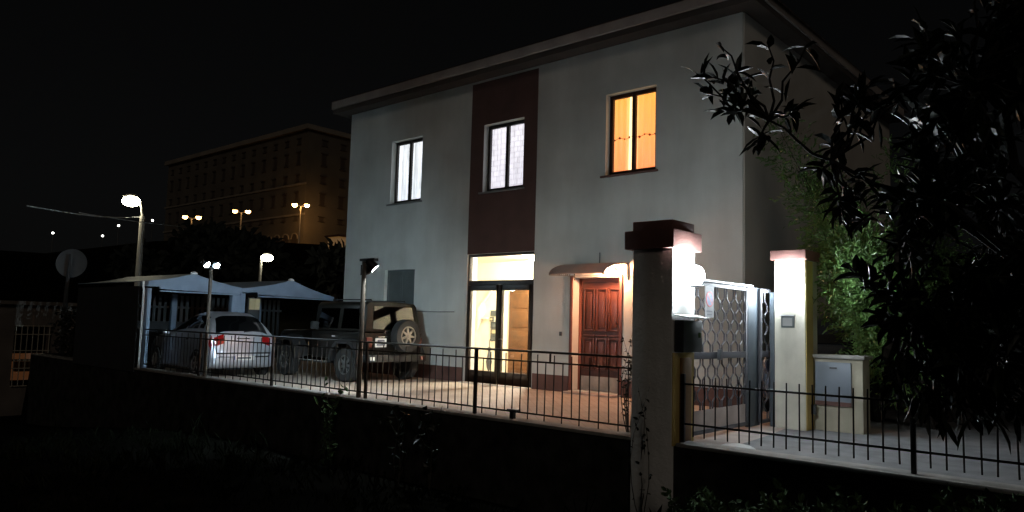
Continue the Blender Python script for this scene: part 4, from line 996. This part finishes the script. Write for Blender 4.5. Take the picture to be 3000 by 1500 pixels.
# dark hedge at the left end of the yard
hl=MB()
for i in range(1500):
    p=Vector((random.uniform(-25.9,-23.2),random.uniform(8.2,9.0),random.uniform(0,1.45))); leafquad(hl,p,rv(),rv(),random.uniform(.10,.18),.08)
h2=thing('hedge','low dark hedge at the left end of the yard beyond the carport','hedge',(-24.6,8.6,0)); hl.build('foliage','leaf_hill',h2)
hs2=MB(); 
for k in range(6): hs2.tube([(-25.6+k*.45,8.6,-.1),(-25.55+k*.45,8.62,.9)],[.03,.012],5)
hs2.build('stems','bark',h2)
# wispy plant in the yard by the pillar
def wispy(name,label,base,n,h,spread,L,W,m_,nl,grp=None,cat='plant',droop=0):
    t=thing(name,label,cat,base,grp); b=Vector(base); stm=MB(); lf=MB()
    for k in range(n):
        a=random.uniform(0,2*PI); tip=b+Vector((math.cos(a)*spread*random.uniform(.3,1),math.sin(a)*spread*.6*random.uniform(.3,1),h*random.uniform(.6,1)))
        pts=[b.lerp(tip,i/6)+Vector((math.cos(a),math.sin(a),0))*(-.10*h*math.sin(PI*i/6))+ (rv()*.015) for i in range(7)]
        if droop: pts[-1]+=Vector((math.cos(a)*.1,0,-droop)); pts[-2]+=Vector((0,0,-droop*.3))
        stm.tube(pts,[.007*(1-.7*i/6) for i in range(7)],5)
        for q in range(nl):
            s_=random.uniform(.2,1); i=min(int(s_*6),5); p=pts[i].lerp(pts[i+1],s_*6-i)
            leafquad(lf,p,rv()+Vector((0,0,.3)),rv(),L*random.uniform(.6,1.3),W)
    stm.build('stems','stem_dry',t); lf.build('leaves',m_,t); return t
wispy('wispy_shrub','thin wispy shrub growing in the yard beside the red door and pillar',(-5.30,8.42,0),7,1.55,.28,.055,.022,'leaf_dark',26)
# weeds in the garden along the foot of the wall
wispy('wild_plant','leafy wild plant rising past the coping at the hooded floodlight post',(-10.55,7.55,-1.1),9,1.55,.45,.11,.05,'leaf_weed',16,'weeds along the wall')
wispy('wild_plant','arching weed with drooping tips against the lit paving',(-8.75,7.55,-1.05),5,1.5,.7,.11,.05,'leaf_dark',10,'weeds along the wall',droop=.25)
wispy('wild_plant','clump of small dark leaves just under the coping between the posts',(-8.15,7.62,-1.0),7,1.22,.4,.12,.07,'leaf_dark',10,'weeds along the wall')
wispy('wild_plant','thin creeper climbing the front of the letterbox pillar',(-4.65,7.68,-.9),4,1.9,.16,.06,.03,'leaf_dark',10,'weeds along the wall')
for k,(x,y,h_,lb_) in enumerate(((-3.75,7.15,.62,'pale green weed in the garden nearest the letterbox pillar'),(-3.2,7.0,.62,'dense green weed in the garden below the open gate'),(-2.6,7.1,.62,'bushy weed in the garden below the meter cabinet'),(-1.95,6.95,.66,'weed in the garden below the thick street fence post'),(-1.25,6.9,.9,'tall weed in front of the street fence under the big tree'))):
    wispy('wild_plant',lb_,(x,y,gz(x,y)-.02),16,h_,.5,.075,.042,'leaf_weed',34,'weeds in the right of the garden')
gb=MB()
for c_ in range(620):
    cx=random.uniform(-17,1.5); cy=random.uniform(2.9,7.75)
    if math.hypot(cx,cy)<3.6: continue
    sz=random.uniform(.05,.30); hh=random.uniform(.05,.42)*random.random()**.5; wd=random.choice((.012,.016,.03,.05))
    lean=Vector((random.uniform(-.4,.4),random.uniform(-.4,.4),0))
    for i in range(random.randint(5,20)):
        x=cx+random.gauss(0,sz); y=min(7.8,cy+random.gauss(0,sz))
        p=Vector((x,y,gz(x,y)-.02)); d=(Vector((random.uniform(-.7,.7),random.uniform(-.7,.7),1))+lean)
        leafquad(gb,p+Vector((0,0,random.random()*hh*.5 if wd>.02 else 0)),d,rv(),hh*random.uniform(.4,1.1)+.03,wd)
g_=gb.build('grass','leaf_grass',None,top_base=False); tag(g_,'rough dark grass covering the garden below the wall','grass',kind='stuff')
